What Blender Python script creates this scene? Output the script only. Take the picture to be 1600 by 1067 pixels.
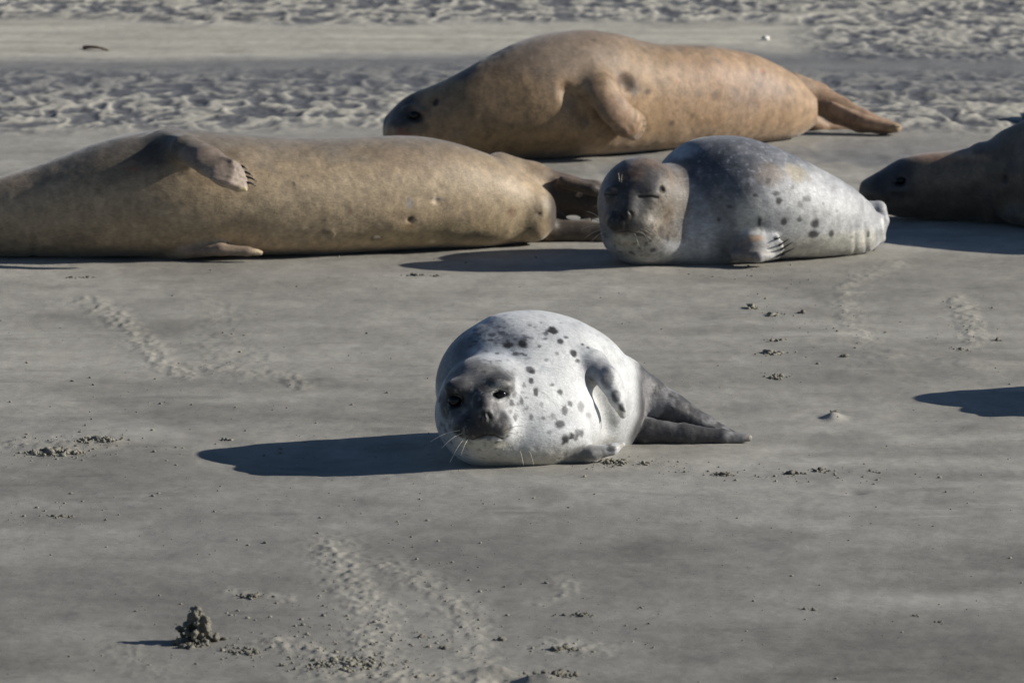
import bpy, math, random
import numpy as np
from mathutils import Vector, Matrix
random.seed(7)
for o in list(bpy.data.objects): bpy.data.objects.remove(o)
SC = bpy.context.scene
COL = SC.collection
R = math.radians

# ------------------------------------------------------------------ camera, sky, sun, exposure
FPX, CAMH = 10500.0, 2.5                      # focal length in pixels of a 1600 px wide frame, eye height in m
PITCH = math.atan((533.5 + 1000.0) / FPX)
cd = bpy.data.cameras.new('camera'); cam = bpy.data.objects.new('camera', cd); COL.objects.link(cam)
cam.location = (0, 0, CAMH); cam.rotation_euler = (math.pi/2 - PITCH, 0, 0)
cd.sensor_width = 36; cd.lens = 36 * FPX / 1600; cd.clip_start = .1; cd.clip_end = 20000
cd.dof.use_dof = True; cd.dof.focus_distance = 15.4; cd.dof.aperture_fstop = 12.5
SC.camera = cam
SUN_EL, SUN_AZ = R(25.0), R(1.0)             # azimuth from +X (right of frame) turning away from the camera
sd = np.array([math.cos(SUN_EL)*math.cos(SUN_AZ), math.cos(SUN_EL)*math.sin(SUN_AZ), math.sin(SUN_EL)])
w = bpy.data.worlds.new('World'); SC.world = w; w.use_nodes = True
nt = w.node_tree; sky = nt.nodes.new('ShaderNodeTexSky'); sky.sky_type = 'NISHITA'; sky.sun_disc = False
sky.sun_elevation = SUN_EL; sky.sun_rotation = math.atan2(sd[0], sd[1])
sky.air_density = .8; sky.dust_density = .3; sky.ozone_density = 3.5
bg = nt.nodes['Background']; nt.links.new(sky.outputs[0], bg.inputs[0]); bg.inputs[1].default_value = .06
ld = bpy.data.lights.new('sun', 'SUN'); ld.energy = 5.0; ld.angle = R(.55); ld.color = (1, .955, .885)
sun = bpy.data.objects.new('sun', ld); COL.objects.link(sun)
sun.rotation_euler = Vector(sd).to_track_quat('Z', 'Y').to_euler(); sun.location = (10, 15, 12)
vs = SC.view_settings; vs.view_transform = 'Standard'; vs.look = 'None'; vs.gamma = 1; vs.exposure = .2
vs.use_curve_mapping = False

cp, sp = math.cos(PITCH), math.sin(PITCH)
def ray(px, py):
    a = (px - 800) / FPX; b = (py - 533.5) / FPX
    return np.array([a, cp - b*sp, -sp - b*cp])
def G(px, py, z=0.):                          # ground point seen at a pixel of the photograph
    r = ray(px, py); t = (z - CAMH) / r[2]; return np.array([0, 0, CAMH]) + r*t
def W(px, py, Y):
    r = ray(px, py); return np.array([0, 0, CAMH]) + r*(Y / r[1])
def proj(P):
    P = np.asarray(P); y = P[..., 1]; z = P[..., 2] - CAMH
    dep = y*cp - z*sp; up = y*sp + z*cp
    return 800 + FPX*P[..., 0]/dep, 533.5 - FPX*up/dep, dep
def S(Y): return FPX / Y                       # pixels per metre

# ------------------------------------------------------------------ noise
def _h(ix, iy, iz, seed):
    n = (ix.astype(np.uint32)*np.uint32(374761393) + iy.astype(np.uint32)*np.uint32(668265263)
         + iz.astype(np.uint32)*np.uint32(2246822519) + np.uint32(seed*3266489917 & 0xffffffff))
    n = (n ^ (n >> np.uint32(13))) * np.uint32(1274126177)
    n = n ^ (n >> np.uint32(16))
    return n.astype(np.float32) / np.float32(4294967295) * 2 - 1
def noise2(x, y, seed=0):
    x = np.asarray(x, np.float32); y = np.asarray(y, np.float32)
    fx = np.floor(x); fy = np.floor(y); ix = fx.astype(np.int64); iy = fy.astype(np.int64); z = np.zeros_like(ix)
    u = x - fx; v = y - fy; u = u*u*(3-2*u); v = v*v*(3-2*v)
    a = _h(ix, iy, z, seed); b = _h(ix+1, iy, z, seed); c = _h(ix, iy+1, z, seed); d = _h(ix+1, iy+1, z, seed)
    return (a*(1-u) + b*u)*(1-v) + (c*(1-u) + d*u)*v
def fbm2(x, y, o=4, seed=0, g=.5):
    s = 0; a = 1; t = 0
    for k in range(o):
        s = s + a*noise2(x + 17.3*k, y - 9.1*k, seed + k); t += a; a *= g
        x, y = (x*.8 - y*.6)*2.03, (x*.6 + y*.8)*2.03
    return s / t
def noise3(P, seed=0):
    P = np.asarray(P, np.float32); f = np.floor(P); i = f.astype(np.int64); u = P - f; u = u*u*(3-2*u)
    r = 0
    for dx in (0, 1):
        for dy in (0, 1):
            for dz in (0, 1):
                wt = (u[..., 0] if dx else 1-u[..., 0])*(u[..., 1] if dy else 1-u[..., 1])*(u[..., 2] if dz else 1-u[..., 2])
                r = r + wt*_h(i[..., 0]+dx, i[..., 1]+dy, i[..., 2]+dz, seed)
    return r
def fbm3(P, o=4, seed=0, g=.5):
    s = 0; a = 1; t = 0; P = np.asarray(P, np.float32)
    for k in range(o):
        s = s + a*noise3(P + 11.7*k, seed + k); t += a; a *= g; P = P*2.03
    return s / t
def sm(e0, e1, x):
    t = np.clip((x - e0)/(e1 - e0), 0, 1); return t*t*(3 - 2*t)
def lerp(a, b, t): return a + (b - a)*t

# ------------------------------------------------------------------ object helpers
def tag(o, label=None, cat=None, group=None, kind=None):
    if label: o['label'] = label
    if cat: o['category'] = cat
    if group: o['group'] = group
    if kind: o['kind'] = kind
    return o
def mesh_obj(name, V, F, mat, parent=None, cols=None, origin=None, smooth=True):
    V = np.asarray(V, np.float64)
    if origin is not None: V = V - np.asarray(origin)
    F = np.asarray(F); n = F.shape[1]
    me = bpy.data.meshes.new(name)
    me.vertices.add(len(V)); me.vertices.foreach_set('co', V.astype(np.float32).ravel())
    me.loops.add(F.size); me.loops.foreach_set('vertex_index', F.astype(np.int32).ravel())
    me.polygons.add(len(F)); me.polygons.foreach_set('loop_start', np.arange(0, F.size, n, dtype=np.int32))
    me.update(calc_edges=True)
    if smooth: me.polygons.foreach_set('use_smooth', np.ones(len(F), bool))
    if cols is not None:
        at = me.color_attributes.new('coat', 'FLOAT_COLOR', 'POINT')
        c = np.ones((len(V), 4), np.float32); c[:, :cols.shape[1]] = cols; at.data.foreach_set('color', c.ravel())
    me.materials.append(mat); me.validate()
    o = bpy.data.objects.new(name, me); COL.objects.link(o)
    if parent: o.parent = parent
    elif origin is not None: o.location = origin
    return o

# ------------------------------------------------------------------ signed distance modelling
def smin(a, b, k):
    h = np.maximum(k - np.abs(a - b), 0)/k
    return np.minimum(a, b) - h*h*k*.25
def pchip(x, y, xq):
    x = np.asarray(x, float); y = np.asarray(y, float); h = np.diff(x); d = np.diff(y)/h
    m = np.zeros_like(y); m[0] = d[0]; m[-1] = d[-1]
    for i in range(1, len(x)-1):
        if d[i-1]*d[i] > 0:
            w1 = 2*h[i] + h[i-1]; w2 = h[i] + 2*h[i-1]; m[i] = (w1+w2)/(w1/d[i-1] + w2/d[i])
    i = np.clip(np.searchsorted(x, xq) - 1, 0, len(x)-2); t = np.clip((xq - x[i])/h[i], 0, 1); hh = h[i]
    return ((1+2*t)*(1-t)**2)*y[i] + t*(1-t)**2*hh*m[i] + t*t*(3-2*t)*y[i+1] + t*t*(t-1)*hh*m[i+1]

class Field:
    def __init__(s, lo, hi, h):
        s.lo = np.array(lo, float); s.h = h
        s.n = np.ceil((np.array(hi) - s.lo)/h).astype(int) + 1
        s.d = np.full(s.n, 1.0, np.float32)
    def sub(s, lo, hi):
        i0 = np.clip(np.floor((lo - s.lo)/s.h).astype(int), 0, s.n - 1); i1 = np.clip(np.ceil((hi - s.lo)/s.h).astype(int) + 1, 1, s.n)
        ax = [(s.lo[k] + s.h*np.arange(i0[k], i1[k])).astype(np.float32) for k in range(3)]
        return tuple(slice(i0[k], i1[k]) for k in range(3)), np.meshgrid(*ax, indexing='ij', sparse=True)
    def put(s, sl, d, k, op):
        if op == 'add': s.d[sl] = smin(s.d[sl], d, k)
        else: s.d[sl] = -smin(-s.d[sl], d, k)
    def chain(s, pts, rad, k=.02, flat=None, op='add'):
        pts = np.array(pts, float); rad = np.array(rad, float)
        m = rad.max() + k + 3*s.h
        sl, (X, Y, Z) = s.sub(pts.min(0) - m, pts.max(0) + m)
        if min(s.d[sl].shape) == 0: return
        fl = 1.
        if flat is not None:
            n, fl = np.array(flat[0], float), flat[1]; n /= np.linalg.norm(n); c = pts[0]; q = 1/fl - 1
            dn = (X-c[0])*n[0] + (Y-c[1])*n[1] + (Z-c[2])*n[2]
            X = X + n[0]*dn*q; Y = Y + n[1]*dn*q; Z = Z + n[2]*dn*q
            pts = pts + np.outer((pts - c) @ n, n)*q
        best = None
        for i in range(max(1, len(pts)-1)):
            a = pts[i]; b = pts[min(i+1, len(pts)-1)]; ab = b - a; L = max(ab @ ab, 1e-12)
            t = np.clip(((X-a[0])*ab[0] + (Y-a[1])*ab[1] + (Z-a[2])*ab[2])/L, 0, 1)
            r = rad[i] + (rad[min(i+1, len(rad)-1)] - rad[i])*t
            d = np.sqrt((X-a[0]-ab[0]*t)**2 + (Y-a[1]-ab[1]*t)**2 + (Z-a[2]-ab[2]*t)**2) - r
            best = d if best is None else smin(best, d, .3*rad.mean())
        if fl < .5: best = best*.6
        s.put(sl, best, k, op)
    def ell(s, c, r, k=.02, rot=None, op='add'):
        c = np.array(c, float); r = np.array(r, float)*np.ones(3); m = r.max() + k + 3*s.h
        sl, (X, Y, Z) = s.sub(c - m, c + m)
        if min(s.d[sl].shape) == 0: return
        X, Y, Z = X-c[0], Y-c[1], Z-c[2]
        if rot is not None:
            M = np.array(Matrix.Rotation(rot[0], 3, rot[1]).transposed())
            X, Y, Z = [M[i, 0]*X + M[i, 1]*Y + M[i, 2]*Z for i in range(3)]
        q = np.sqrt((X/r[0])**2 + (Y/r[1])**2 + (Z/r[2])**2); g = np.sqrt((X/r[0]**2)**2 + (Y/r[1]**2)**2 + (Z/r[2]**2)**2)
        s.put(sl, q*(q-1)/np.maximum(g, 1e-6), k, op)
    def tube(s, st, k=.02, ratio=1.1, e=2.0, sy=.10, sz=.03):
        """st: (px, ytop, ybottom[, yground]) silhouette stations; depth follows from where the body meets the ground"""
        xs, ys, zs, bs = [], [], [], []
        for q in st:
            px, yt, yb = q[:3]; yg = q[3] if len(q) > 3 else yb
            Yg = G(px, yg)[1]; b = (yb - yt)/2/S(Yg); c = W(px, (yt+yb)/2, Yg + .07*b)
            xs.append(c[0]); ys.append(c[1]); zs.append(c[2]); bs.append(b)
        s.spine = (np.array(xs), np.array(ys), np.array(zs), np.array(bs))
        lo = np.array([min(xs), min(ys) - max(bs)*ratio, min(zs) - max(bs)]) - k - 3*s.h
        hi = np.array([max(xs), max(ys) + max(bs)*ratio, max(zs) + max(bs)]) + k + 3*s.h
        sl, (X, Y, Z) = s.sub(lo, hi); xq = X.ravel()
        yc = pchip(xs, ys, xq)[:, None, None]; zc = pchip(xs, zs, xq)[:, None, None]
        b = np.sqrt(np.maximum(pchip(xs, np.array(bs)**2, xq), 1e-6))[:, None, None]; a = b*ratio
        def gs(v, sg):
            v = v[:, 0, 0]; m = max(1, int(3*sg/s.h)); kx = np.exp(-.5*(np.arange(-m, m+1)*s.h/sg)**2); kx /= kx.sum()
            return np.convolve(np.pad(v, m, 'reflect', reflect_type='odd') if len(v) > m else np.pad(v, m, 'edge'), kx, 'valid')[:, None, None]
        yc = gs(yc, sy); zc = gs(zc, sz); b = gs(b, sz) if sz > .021 else b; a = b*ratio
        q = ((np.abs(Y-yc)/a)**e + (np.abs(Z-zc)/b)**e)**(1/e)
        d = (q-1)*b; d = np.maximum(d, np.maximum(xs[0]-X, X-xs[-1]))
        s.put(sl, d.astype(np.float32), k, 'add')
    def floor(s, z, k=.02):
        Z = (s.lo[2] + s.h*np.arange(s.n[2])).astype(np.float32)
        s.d = -smin(-s.d, np.broadcast_to((Z - z)[None, None, :], s.d.shape), k)
    def sample(s, P):
        q = (np.asarray(P) - s.lo)/s.h; i = np.floor(q).astype(int)
        if (i < 0).any() or (i >= s.n - 1).any(): return 1.
        f = q - i; c = s.d[i[0]:i[0]+2, i[1]:i[1]+2, i[2]:i[2]+2]
        c = c[0]*(1-f[0]) + c[1]*f[0]; c = c[0]*(1-f[1]) + c[1]*f[1]; return float(c[0]*(1-f[2]) + c[1]*f[2])
    def hit(s, px, py, off=0.):
        """first surface point along the ray of a pixel, moved off metres towards the camera"""
        r = ray(px, py); Y0, Y1 = s.lo[1], s.lo[1] + s.h*s.n[1]; Y = Y0
        while Y < Y1:
            if s.sample(W(px, py, Y)) < 0:
                a, b = Y - s.h, Y
                for _ in range(8):
                    m = (a+b)/2
                    if s.sample(W(px, py, m)) < 0: b = m
                    else: a = m
                return W(px, py, b - off)
            Y += s.h
        return W(px, py, (s.lo[1] + Y1)/2)
    def mesh(s):
        d = s.d; n = s.n; ins = d < 0
        ins[0] = ins[-1] = False; ins[:, 0] = ins[:, -1] = False; ins[:, :, 0] = ins[:, :, -1] = False
        d = np.where(ins, np.minimum(d, -1e-6), np.maximum(d, 1e-6))
        cnt = np.zeros(n - 1, np.int8)
        for a in (0, 1):
            for b in (0, 1):
                for c in (0, 1): cnt += ins[a:n[0]-1+a, b:n[1]-1+b, c:n[2]-1+c]
        I = np.argwhere((cnt > 0) & (cnt < 8)); idx = np.full(n - 1, -1, np.int32); idx[I[:, 0], I[:, 1], I[:, 2]] = np.arange(len(I))
        acc = np.zeros((len(I), 3)); ct = np.zeros(len(I))
        cr = [(a, b, c) for a in (0, 1) for b in (0, 1) for c in (0, 1)]
        for p in cr:
            for ax in range(3):
                if p[ax]: continue
                q = list(p); q[ax] = 1
                d0 = d[I[:, 0]+p[0], I[:, 1]+p[1], I[:, 2]+p[2]]; d1 = d[I[:, 0]+q[0], I[:, 1]+q[1], I[:, 2]+q[2]]
                m = (d0 < 0) != (d1 < 0); t = np.where(m, d0/np.where(m, d0 - d1, 1), 0)
                v = np.array(p, float)[None, :].repeat(len(I), 0); v[:, ax] += t
                acc[m] += v[m]; ct[m] += 1
        V = s.lo + (I + acc/ct[:, None])*s.h
        Q = []
        for ax in range(3):
            b, c = (ax+1) % 3, (ax+2) % 3
            s0 = [slice(1, -1)]*3; s0[ax] = slice(0, -1); s1 = list(s0); s1[ax] = slice(1, None)
            A = ins[tuple(s0)]; B = ins[tuple(s1)]; E = np.argwhere(A != B)
            fl = A[E[:, 0], E[:, 1], E[:, 2]]
            E = E + 1; E[:, ax] -= 1
            def cell(db, dc):
                C = E.copy(); C[:, b] -= db; C[:, c] -= dc; return idx[C[:, 0], C[:, 1], C[:, 2]]
            q = np.stack([cell(1, 1), cell(0, 1), cell(0, 0), cell(1, 0)], 1); q[~fl] = q[~fl][:, ::-1]
            Q.append(q)
        return V, np.concatenate(Q)
def normals(V, F):
    n = np.cross(V[F[:, 2]] - V[F[:, 0]], V[F[:, 3]] - V[F[:, 1]]); N = np.zeros_like(V)
    for k in range(4):
        for c in range(3): N[:, c] += np.bincount(F[:, k], n[:, c], len(V))
    return N/np.maximum(np.linalg.norm(N, axis=1, keepdims=True), 1e-12)
def relax(V, F, it=1, f=.5):
    for _ in range(it):
        A = np.zeros_like(V); c = np.bincount(F.ravel(), minlength=len(V))*2.
        for k in range(4):
            nb = V[F[:, (k+1) % 4]] + V[F[:, (k+3) % 4]]
            for a in range(3): A[:, a] += np.bincount(F[:, k], nb[:, a], len(V))
        V = V + (A/c[:, None] - V)*f
    return V

# ------------------------------------------------------------------ materials
def new_mat(name):
    m = bpy.data.materials.new(name); m.use_nodes = True
    return m, m.node_tree.nodes, m.node_tree.links, m.node_tree.nodes['Principled BSDF']
def fur(name, rough=.55, sheen=.25, fine=1., bump=.35, c1=.22, c2=.18):
    m, N, L, b = new_mat(name)
    at = N.new('ShaderNodeAttribute'); at.attribute_name = 'coat'
    tc = N.new('ShaderNodeTexCoord')
    n1 = N.new('ShaderNodeTexNoise'); n1.inputs['Scale'].default_value = 190*fine; n1.inputs['Detail'].default_value = 4; n1.inputs['Roughness'].default_value = .7
    n2 = N.new('ShaderNodeTexNoise'); n2.inputs['Scale'].default_value = 45; n2.inputs['Detail'].default_value = 5; n2.inputs['Roughness'].default_value = .65
    mpg = N.new('ShaderNodeMapping'); mpg.inputs['Scale'].default_value = (.4, 1, 1); L.new(tc.outputs['Object'], mpg.inputs[0]); L.new(mpg.outputs[0], n1.inputs['Vector']); L.new(tc.outputs['Object'], n2.inputs['Vector'])
    def ramp(src, lo, hi):
        r = N.new('ShaderNodeMapRange'); r.inputs['From Min'].default_value = .3; r.inputs['From Max'].default_value = .7
        r.inputs['To Min'].default_value = lo; r.inputs['To Max'].default_value = hi; L.new(src.outputs[0], r.inputs[0]); return r
    r1 = ramp(n1, 1-c1, 1+c1); r2 = ramp(n2, 1-c2, 1+c2)
    mu = N.new('ShaderNodeMath'); mu.operation = 'MULTIPLY'; L.new(r1.outputs[0], mu.inputs[0]); L.new(r2.outputs[0], mu.inputs[1])
    vm = N.new('ShaderNodeVectorMath'); vm.operation = 'SCALE'; L.new(at.outputs['Color'], vm.inputs[0]); L.new(mu.outputs[0], vm.inputs['Scale'])
    L.new(vm.outputs[0], b.inputs['Base Color'])
    b.inputs['Roughness'].default_value = rough; b.inputs['Specular IOR Level'].default_value = .35
    b.inputs['Sheen Weight'].default_value = sheen; b.inputs['Sheen Roughness'].default_value = .4
    bp = N.new('ShaderNodeBump'); bp.inputs['Strength'].default_value = bump; bp.inputs['Distance'].default_value = .0035
    ad = N.new('ShaderNodeMath'); ad.operation = 'ADD'; L.new(n1.outputs[0], ad.inputs[0]); L.new(n2.outputs[0], ad.inputs[1])
    L.new(ad.outputs[0], bp.inputs['Height']); L.new(bp.outputs[0], b.inputs['Normal'])
    return m
def plain(name, col, rough=.5, noise=.2, scale=200, spec=.5):
    m, N, L, b = new_mat(name)
    n = N.new('ShaderNodeTexNoise'); n.inputs['Scale'].default_value = scale; n.inputs['Detail'].default_value = 4
    tc = N.new('ShaderNodeTexCoord'); L.new(tc.outputs['Object'], n.inputs['Vector'])
    r = N.new('ShaderNodeMapRange'); r.inputs['From Min'].default_value = .3; r.inputs['From Max'].default_value = .7
    r.inputs['To Min'].default_value = 1-noise; r.inputs['To Max'].default_value = 1+noise; L.new(n.outputs[0], r.inputs[0])
    vm = N.new('ShaderNodeVectorMath'); vm.operation = 'SCALE'; vm.inputs[0].default_value = col; L.new(r.outputs[0], vm.inputs['Scale'])
    L.new(vm.outputs[0], b.inputs['Base Color']); b.inputs['Roughness'].default_value = rough; b.inputs['Specular IOR Level'].default_value = spec
    return m
M_EYE = plain('wet_black_eye', (.004, .004, .0045), .09, .05, 50, .35)
M_CLAW = plain('dark_horn', (.022, .02, .019), .3, .3, 150)
M_PALECLAW = plain('pale_horn', (.30, .26, .19), .4, .2, 150)
M_WHISK = plain('whisker', (.62, .58, .48), .4, .1, 50)
M_NOSE = plain('nostril', (.012, .011, .011), .35, .2, 120)

# ------------------------------------------------------------------ the sand flat: one sheet to the horizon
def bump_blob(PX, PY, cx, cy, rx, ry): return np.exp(-(((PX-cx)/rx)**2 + ((PY-cy)/ry)**2))
def poly_mask(PX, PY, pts, wd):
    """soft band along a polyline in map coordinates; y is stretched 6x, as a grazing view foreshortens it"""
    best = np.full(PX.shape, 1e9, np.float32)
    for (x0, y0), (x1, y1) in zip(pts[:-1], pts[1:]):
        ax, ay = x0, y0*3.; bx, by = x1 - x0, (y1 - y0)*3.; L = bx*bx + by*by + 1e-6
        t = np.clip(((PX-ax)*bx + (PY*3.-ay)*by)/L, 0, 1)
        best = np.minimum(best, (PX-ax-bx*t)**2 + (PY*3.-ay-by*t)**2)
    return np.exp(-best/wd**2)
def ground_data(X, Y):
    PX, PY, _ = proj(np.stack([X, Y, np.zeros_like(X)], -1))
    wob = 14*noise2(X*1.6, Y*.35, 91) + 7*noise2(X*5, Y*1.1, 92)
    P2 = PY + wob*.5
    fade = sm(34, 27, Y)                                    # real relief near, plain flat far
    z = -.020*bump_blob(PX, PY, 470, 715, 170, 36) - .006*bump_blob(PX, PY, 790, 414, 120, 14) + .0045*fbm2(X*1.3, Y*1.0, 3, 1) + .0026*fbm2(X*6, Y*3.2, 3, 5) + .0012*fbm2(X*20, Y*11, 4, 9, .6)
    # wind and tide streaks: long low risers that run across the view
    st = noise2(X*1.8, Y*4.6, 21); z += .0016*sm(.15, .6, st)*(PY > 400)
    # rippled belts behind the seals
    r1 = sm(214, 186, P2)*sm(96, 122, P2)
    r2 = sm(40, 24, P2 + .06*np.maximum(PX-1150, 0)*0)
    right = sm(1215, 1330, PX + 30*noise2(X*3, Y, 44))
    r2 = np.maximum(r2, right*sm(96, 84, P2))
    r3 = sm(100, 88, P2)*sm(78, 88, P2)*.0
    r4 = sm(400, 330, PY)*sm(195, 250, PY)*sm(820, 900, PX)*sm(1600, 1400, PX)
    gx = X + .03*noise2(X*12, Y*6, 31); gy = Y + .08*noise2(X*9, Y*4, 32)
    rip = fbm2(gx*22, gy*7.2, 3, 33, .6)
    crest = 1 - np.abs(noise2(gx*15, gy*6.4, 37))*1.6
    R_ = rip*.55 + crest*.5
    amp = (.0115*r1*(.5 + .5*sm(120, 165, P2)) + .012*r2)
    z += amp*R_*fade + .0035*np.clip(r1+r2, 0, 1)*fbm2(X*46, Y*18, 2, 39)*fade
    und = fbm2(gx*5.0, gy*1.5, 3, 61, .5); z += .010*r4*und
    # worked, crumbly sand: drag marks and tracks
    tr = np.zeros_like(X)
    for pts, wd, s in [([(140, 470), (205, 515), (265, 575), (290, 585)], 26, 1.), ([(290, 570), (370, 580), (450, 590), (470, 603)], 26, .8),
                       ([(350, 485), (330, 545), (400, 560)], 45, .45), ([(520, 850), (545, 905), (590, 960), (580, 1030)], 45, 1.),
                       ([(600, 880), (700, 930), (735, 985), (745, 1060)], 45, .7), ([(430, 1005), (500, 1020), (560, 1050)], 35, 1.),
                       ([(1395, 415), (1315, 450), (1330, 510), (1350, 535)], 26, .7), ([(1495, 470), (1515, 505), (1525, 535)], 25, .9),
                       ([(850, 940), (890, 925), (880, 900)], 22, .6), ([(860, 1005), (940, 1010)], 38, .7), ([(940, 720), (1010, 725)], 40, .4),
                       ([(30, 695), (170, 692)], 34, 1.), ([(360, 925), (440, 935)], 22, .8), ([(520, 1055), (760, 1062)], 60, .9),
                       ([(180, 1010), (240, 1050)], 40, .4)]:
        tr = np.maximum(tr, s*poly_mask(PX, PY, pts, wd))
    tn = fbm2(X*60, Y*30, 3, 71, .6); z += tr*(.0065*np.maximum(tn, -.2) + .002*sm(.2, .8, tr))
    # long thin risers that throw hairline shadows, small mounds and scoops
    for x0, x1, yy, hh in [(470, 690, 606, .004), (1180, 1345, 537, .004), (1330, 1400, 655, .003), (0, 120, 560, .002), (1110, 1180, 505, .002), (180, 330, 672, .003),
                           (1500, 1600, 672, .004), (360, 520, 690, .004), (60, 260, 806, .002)]:
        yl = yy + 5*noise2(X*4, np.zeros_like(X)+yy, 83); z += hh*sm(x0-20, x0+40, PX)*sm(x1+20, x1-40, PX)*sm(3, -1.5, PY-yl)*sm(-22, -4, PY-yl)
    for cx, cy, rx, ry, hh in [(1303, 652, 14, 4, .016), (770, 1052, 40, 4, .016), (845, 1064, 45, 6, .020), (790, 1066, 22, 5, -.030), (1300, 760, 40, 3, .007), (1335, 768, 26, 3, -.006),
                               (90, 700, 55, 7, .012), (170, 693, 40, 5, .008), (1400, 470, 60, 8, .003), (620, 745, 120, 7, .006), (480, 738, 60, 6, .004),
                               (700, 700, 160, 9, .003), (1380, 560, 90, 12, .008), (1500, 570, 60, 9, .008), (1450, 585, 50, 6, -.006), (1270, 640, 90, 5, .003)]:
        z += hh*bump_blob(PX, PY, cx, cy, rx, ry)*(1 + .4*fbm2(X*30, Y*18, 2, 73))
    # ---- colour of the sand itself: dry cream, damp grey, wet brown
    dry = np.array([.345, .318, .262]); damp = np.array([.262, .248, .215]); wet = np.array([.125, .118, .106]); cream = np.array([.48, .44, .345])
    t = sm(560, 1050, PY + 90*fbm2(X*1.4, Y*.9, 3, 101))
    c = lerp(dry*.93, damp*.86, t[..., None])
    lo = sm(760, 1080, PY + 70*fbm2(X*1.1, Y*.7, 3, 108)); c = lerp(c, np.array([.215, .197, .160]), (lo*.75)[..., None])
    blot = fbm2(X*1.4, Y*2.0, 4, 111, .6); c = c*(1 + .42*blot[..., None])
    streak = fbm2(X*3.5, Y*5.0, 3, 117, .6); c = c*(1 + .20*streak[..., None])
    # pale dry apron round the near seal
    ap = bump_blob(PX, PY, 760, 762, 360, 34)*.8 + bump_blob(PX, PY, 150, 785, 260, 14)*.35 + bump_blob(PX, PY, 180, 665, 260, 10)*.3
    c = lerp(c, np.array([.375, .352, .30]), np.clip(ap, 0, 1)[..., None]*.7)
    c = lerp(c, cream*.9, (tr*.38)[..., None])
    far = sm(330, 180, P2); c = lerp(c, dry*1.02, far[..., None]*.75)
    band = sm(26, 42, P2)*sm(96, 82, P2 + .012*(PX-600))*(1-right); c = lerp(c, cream*1.02, (band*.85)[..., None])
    grey = sm(74, 96, P2 + .012*(PX-600))*sm(172, 128, P2); c = lerp(c, np.array([.175, .172, .165]), (grey*.8)[..., None])
    gr2 = right*sm(150, 100, P2)*sm(20, 50, P2); c = lerp(c, np.array([.20, .195, .18]), (gr2*.5)[..., None])
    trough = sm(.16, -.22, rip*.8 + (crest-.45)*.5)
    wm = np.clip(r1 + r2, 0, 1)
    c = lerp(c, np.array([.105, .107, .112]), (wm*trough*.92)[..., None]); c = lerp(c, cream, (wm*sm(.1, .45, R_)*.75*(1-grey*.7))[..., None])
    c = lerp(c, np.array([.16, .16, .16]), (r4*sm(.12, .45, -und)*.65)[..., None])
    dk = sm(.32, .75, fbm2(X*2.6, Y*2.2, 3, 131))*sm(420, 520, PY); c = lerp(c, c*.72, (dk*.8)[..., None])
    pr = sm(.45, .8, fbm2(X*3, Y*3, 3, 137)); c = lerp(c, c*1.14, pr[..., None])
    c = c*(1 + .07*noise2(X*60, Y*40, 141)[..., None] + .08*fbm2(X*16, Y*9, 3, 145)[..., None])
    s2 = noise2(X*1.1 + .8*noise2(X*2, Y*3, 151), Y*9, 152)*sm(-.1, .6, noise2(X*.9, Y*1.4, 153)); c = c*(1 + .20*s2[..., None])
    s3 = sm(.5, .85, fbm2(X*3.2, Y*13, 3, 155, .6)); c = lerp(c, c*1.25, (s3*.8)[..., None]); s4 = sm(.35, .7, fbm2(X*4, Y*12, 3, 158, .6)); c = lerp(c, c*.80, (s4*.8)[..., None])
    c = c*np.array([.945, .968, 1.015])
    return z*fade, np.clip(c, .02, .8)
def ground_z(x, y):
    z, _ = ground_data(np.array([[float(x)]]), np.array([[float(y)]])); return float(z[0, 0])
NC, NR = 620, 1000
rows_py = np.concatenate([np.linspace(1250, 1150, 12)[:-1], np.linspace(1150, -70, NR), np.linspace(-70, -260, 30)[1:]])
rowY = np.array([G(800, p)[1] for p in rows_py])
u = np.linspace(-1, 1, NC)*1.36
ext = []
g = 1.36
while g < 300: g *= 1.25; ext.append(g)
u = np.concatenate([-np.array(ext[::-1]), u, ext])
pre = [-60, -20, -5, 0, 4, 7, 9]; pre = [p for p in pre if p < rowY[0] - .3]
post = []; g = rowY[-1]; st_ = .3
while g < 9000: st_ *= 1.3; g += st_; post.append(g)
allY = np.concatenate([pre, rowY, post]); halfw = 800/FPX*np.clip(allY, 11.5, 40)
GX = (u[None, :]*halfw[:, None]); GY = np.broadcast_to(allY[:, None], GX.shape)
GZ, GC = ground_data(GX, GY)
GZ = GZ*sm(3.0, 1.5, np.abs(u))[None, :]
nr, nc = GX.shape
ii = np.arange(nr*nc).reshape(nr, nc)
GF = np.stack([ii[:-1, :-1], ii[:-1, 1:], ii[1:, 1:], ii[1:, :-1]], -1).reshape(-1, 4)
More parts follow.
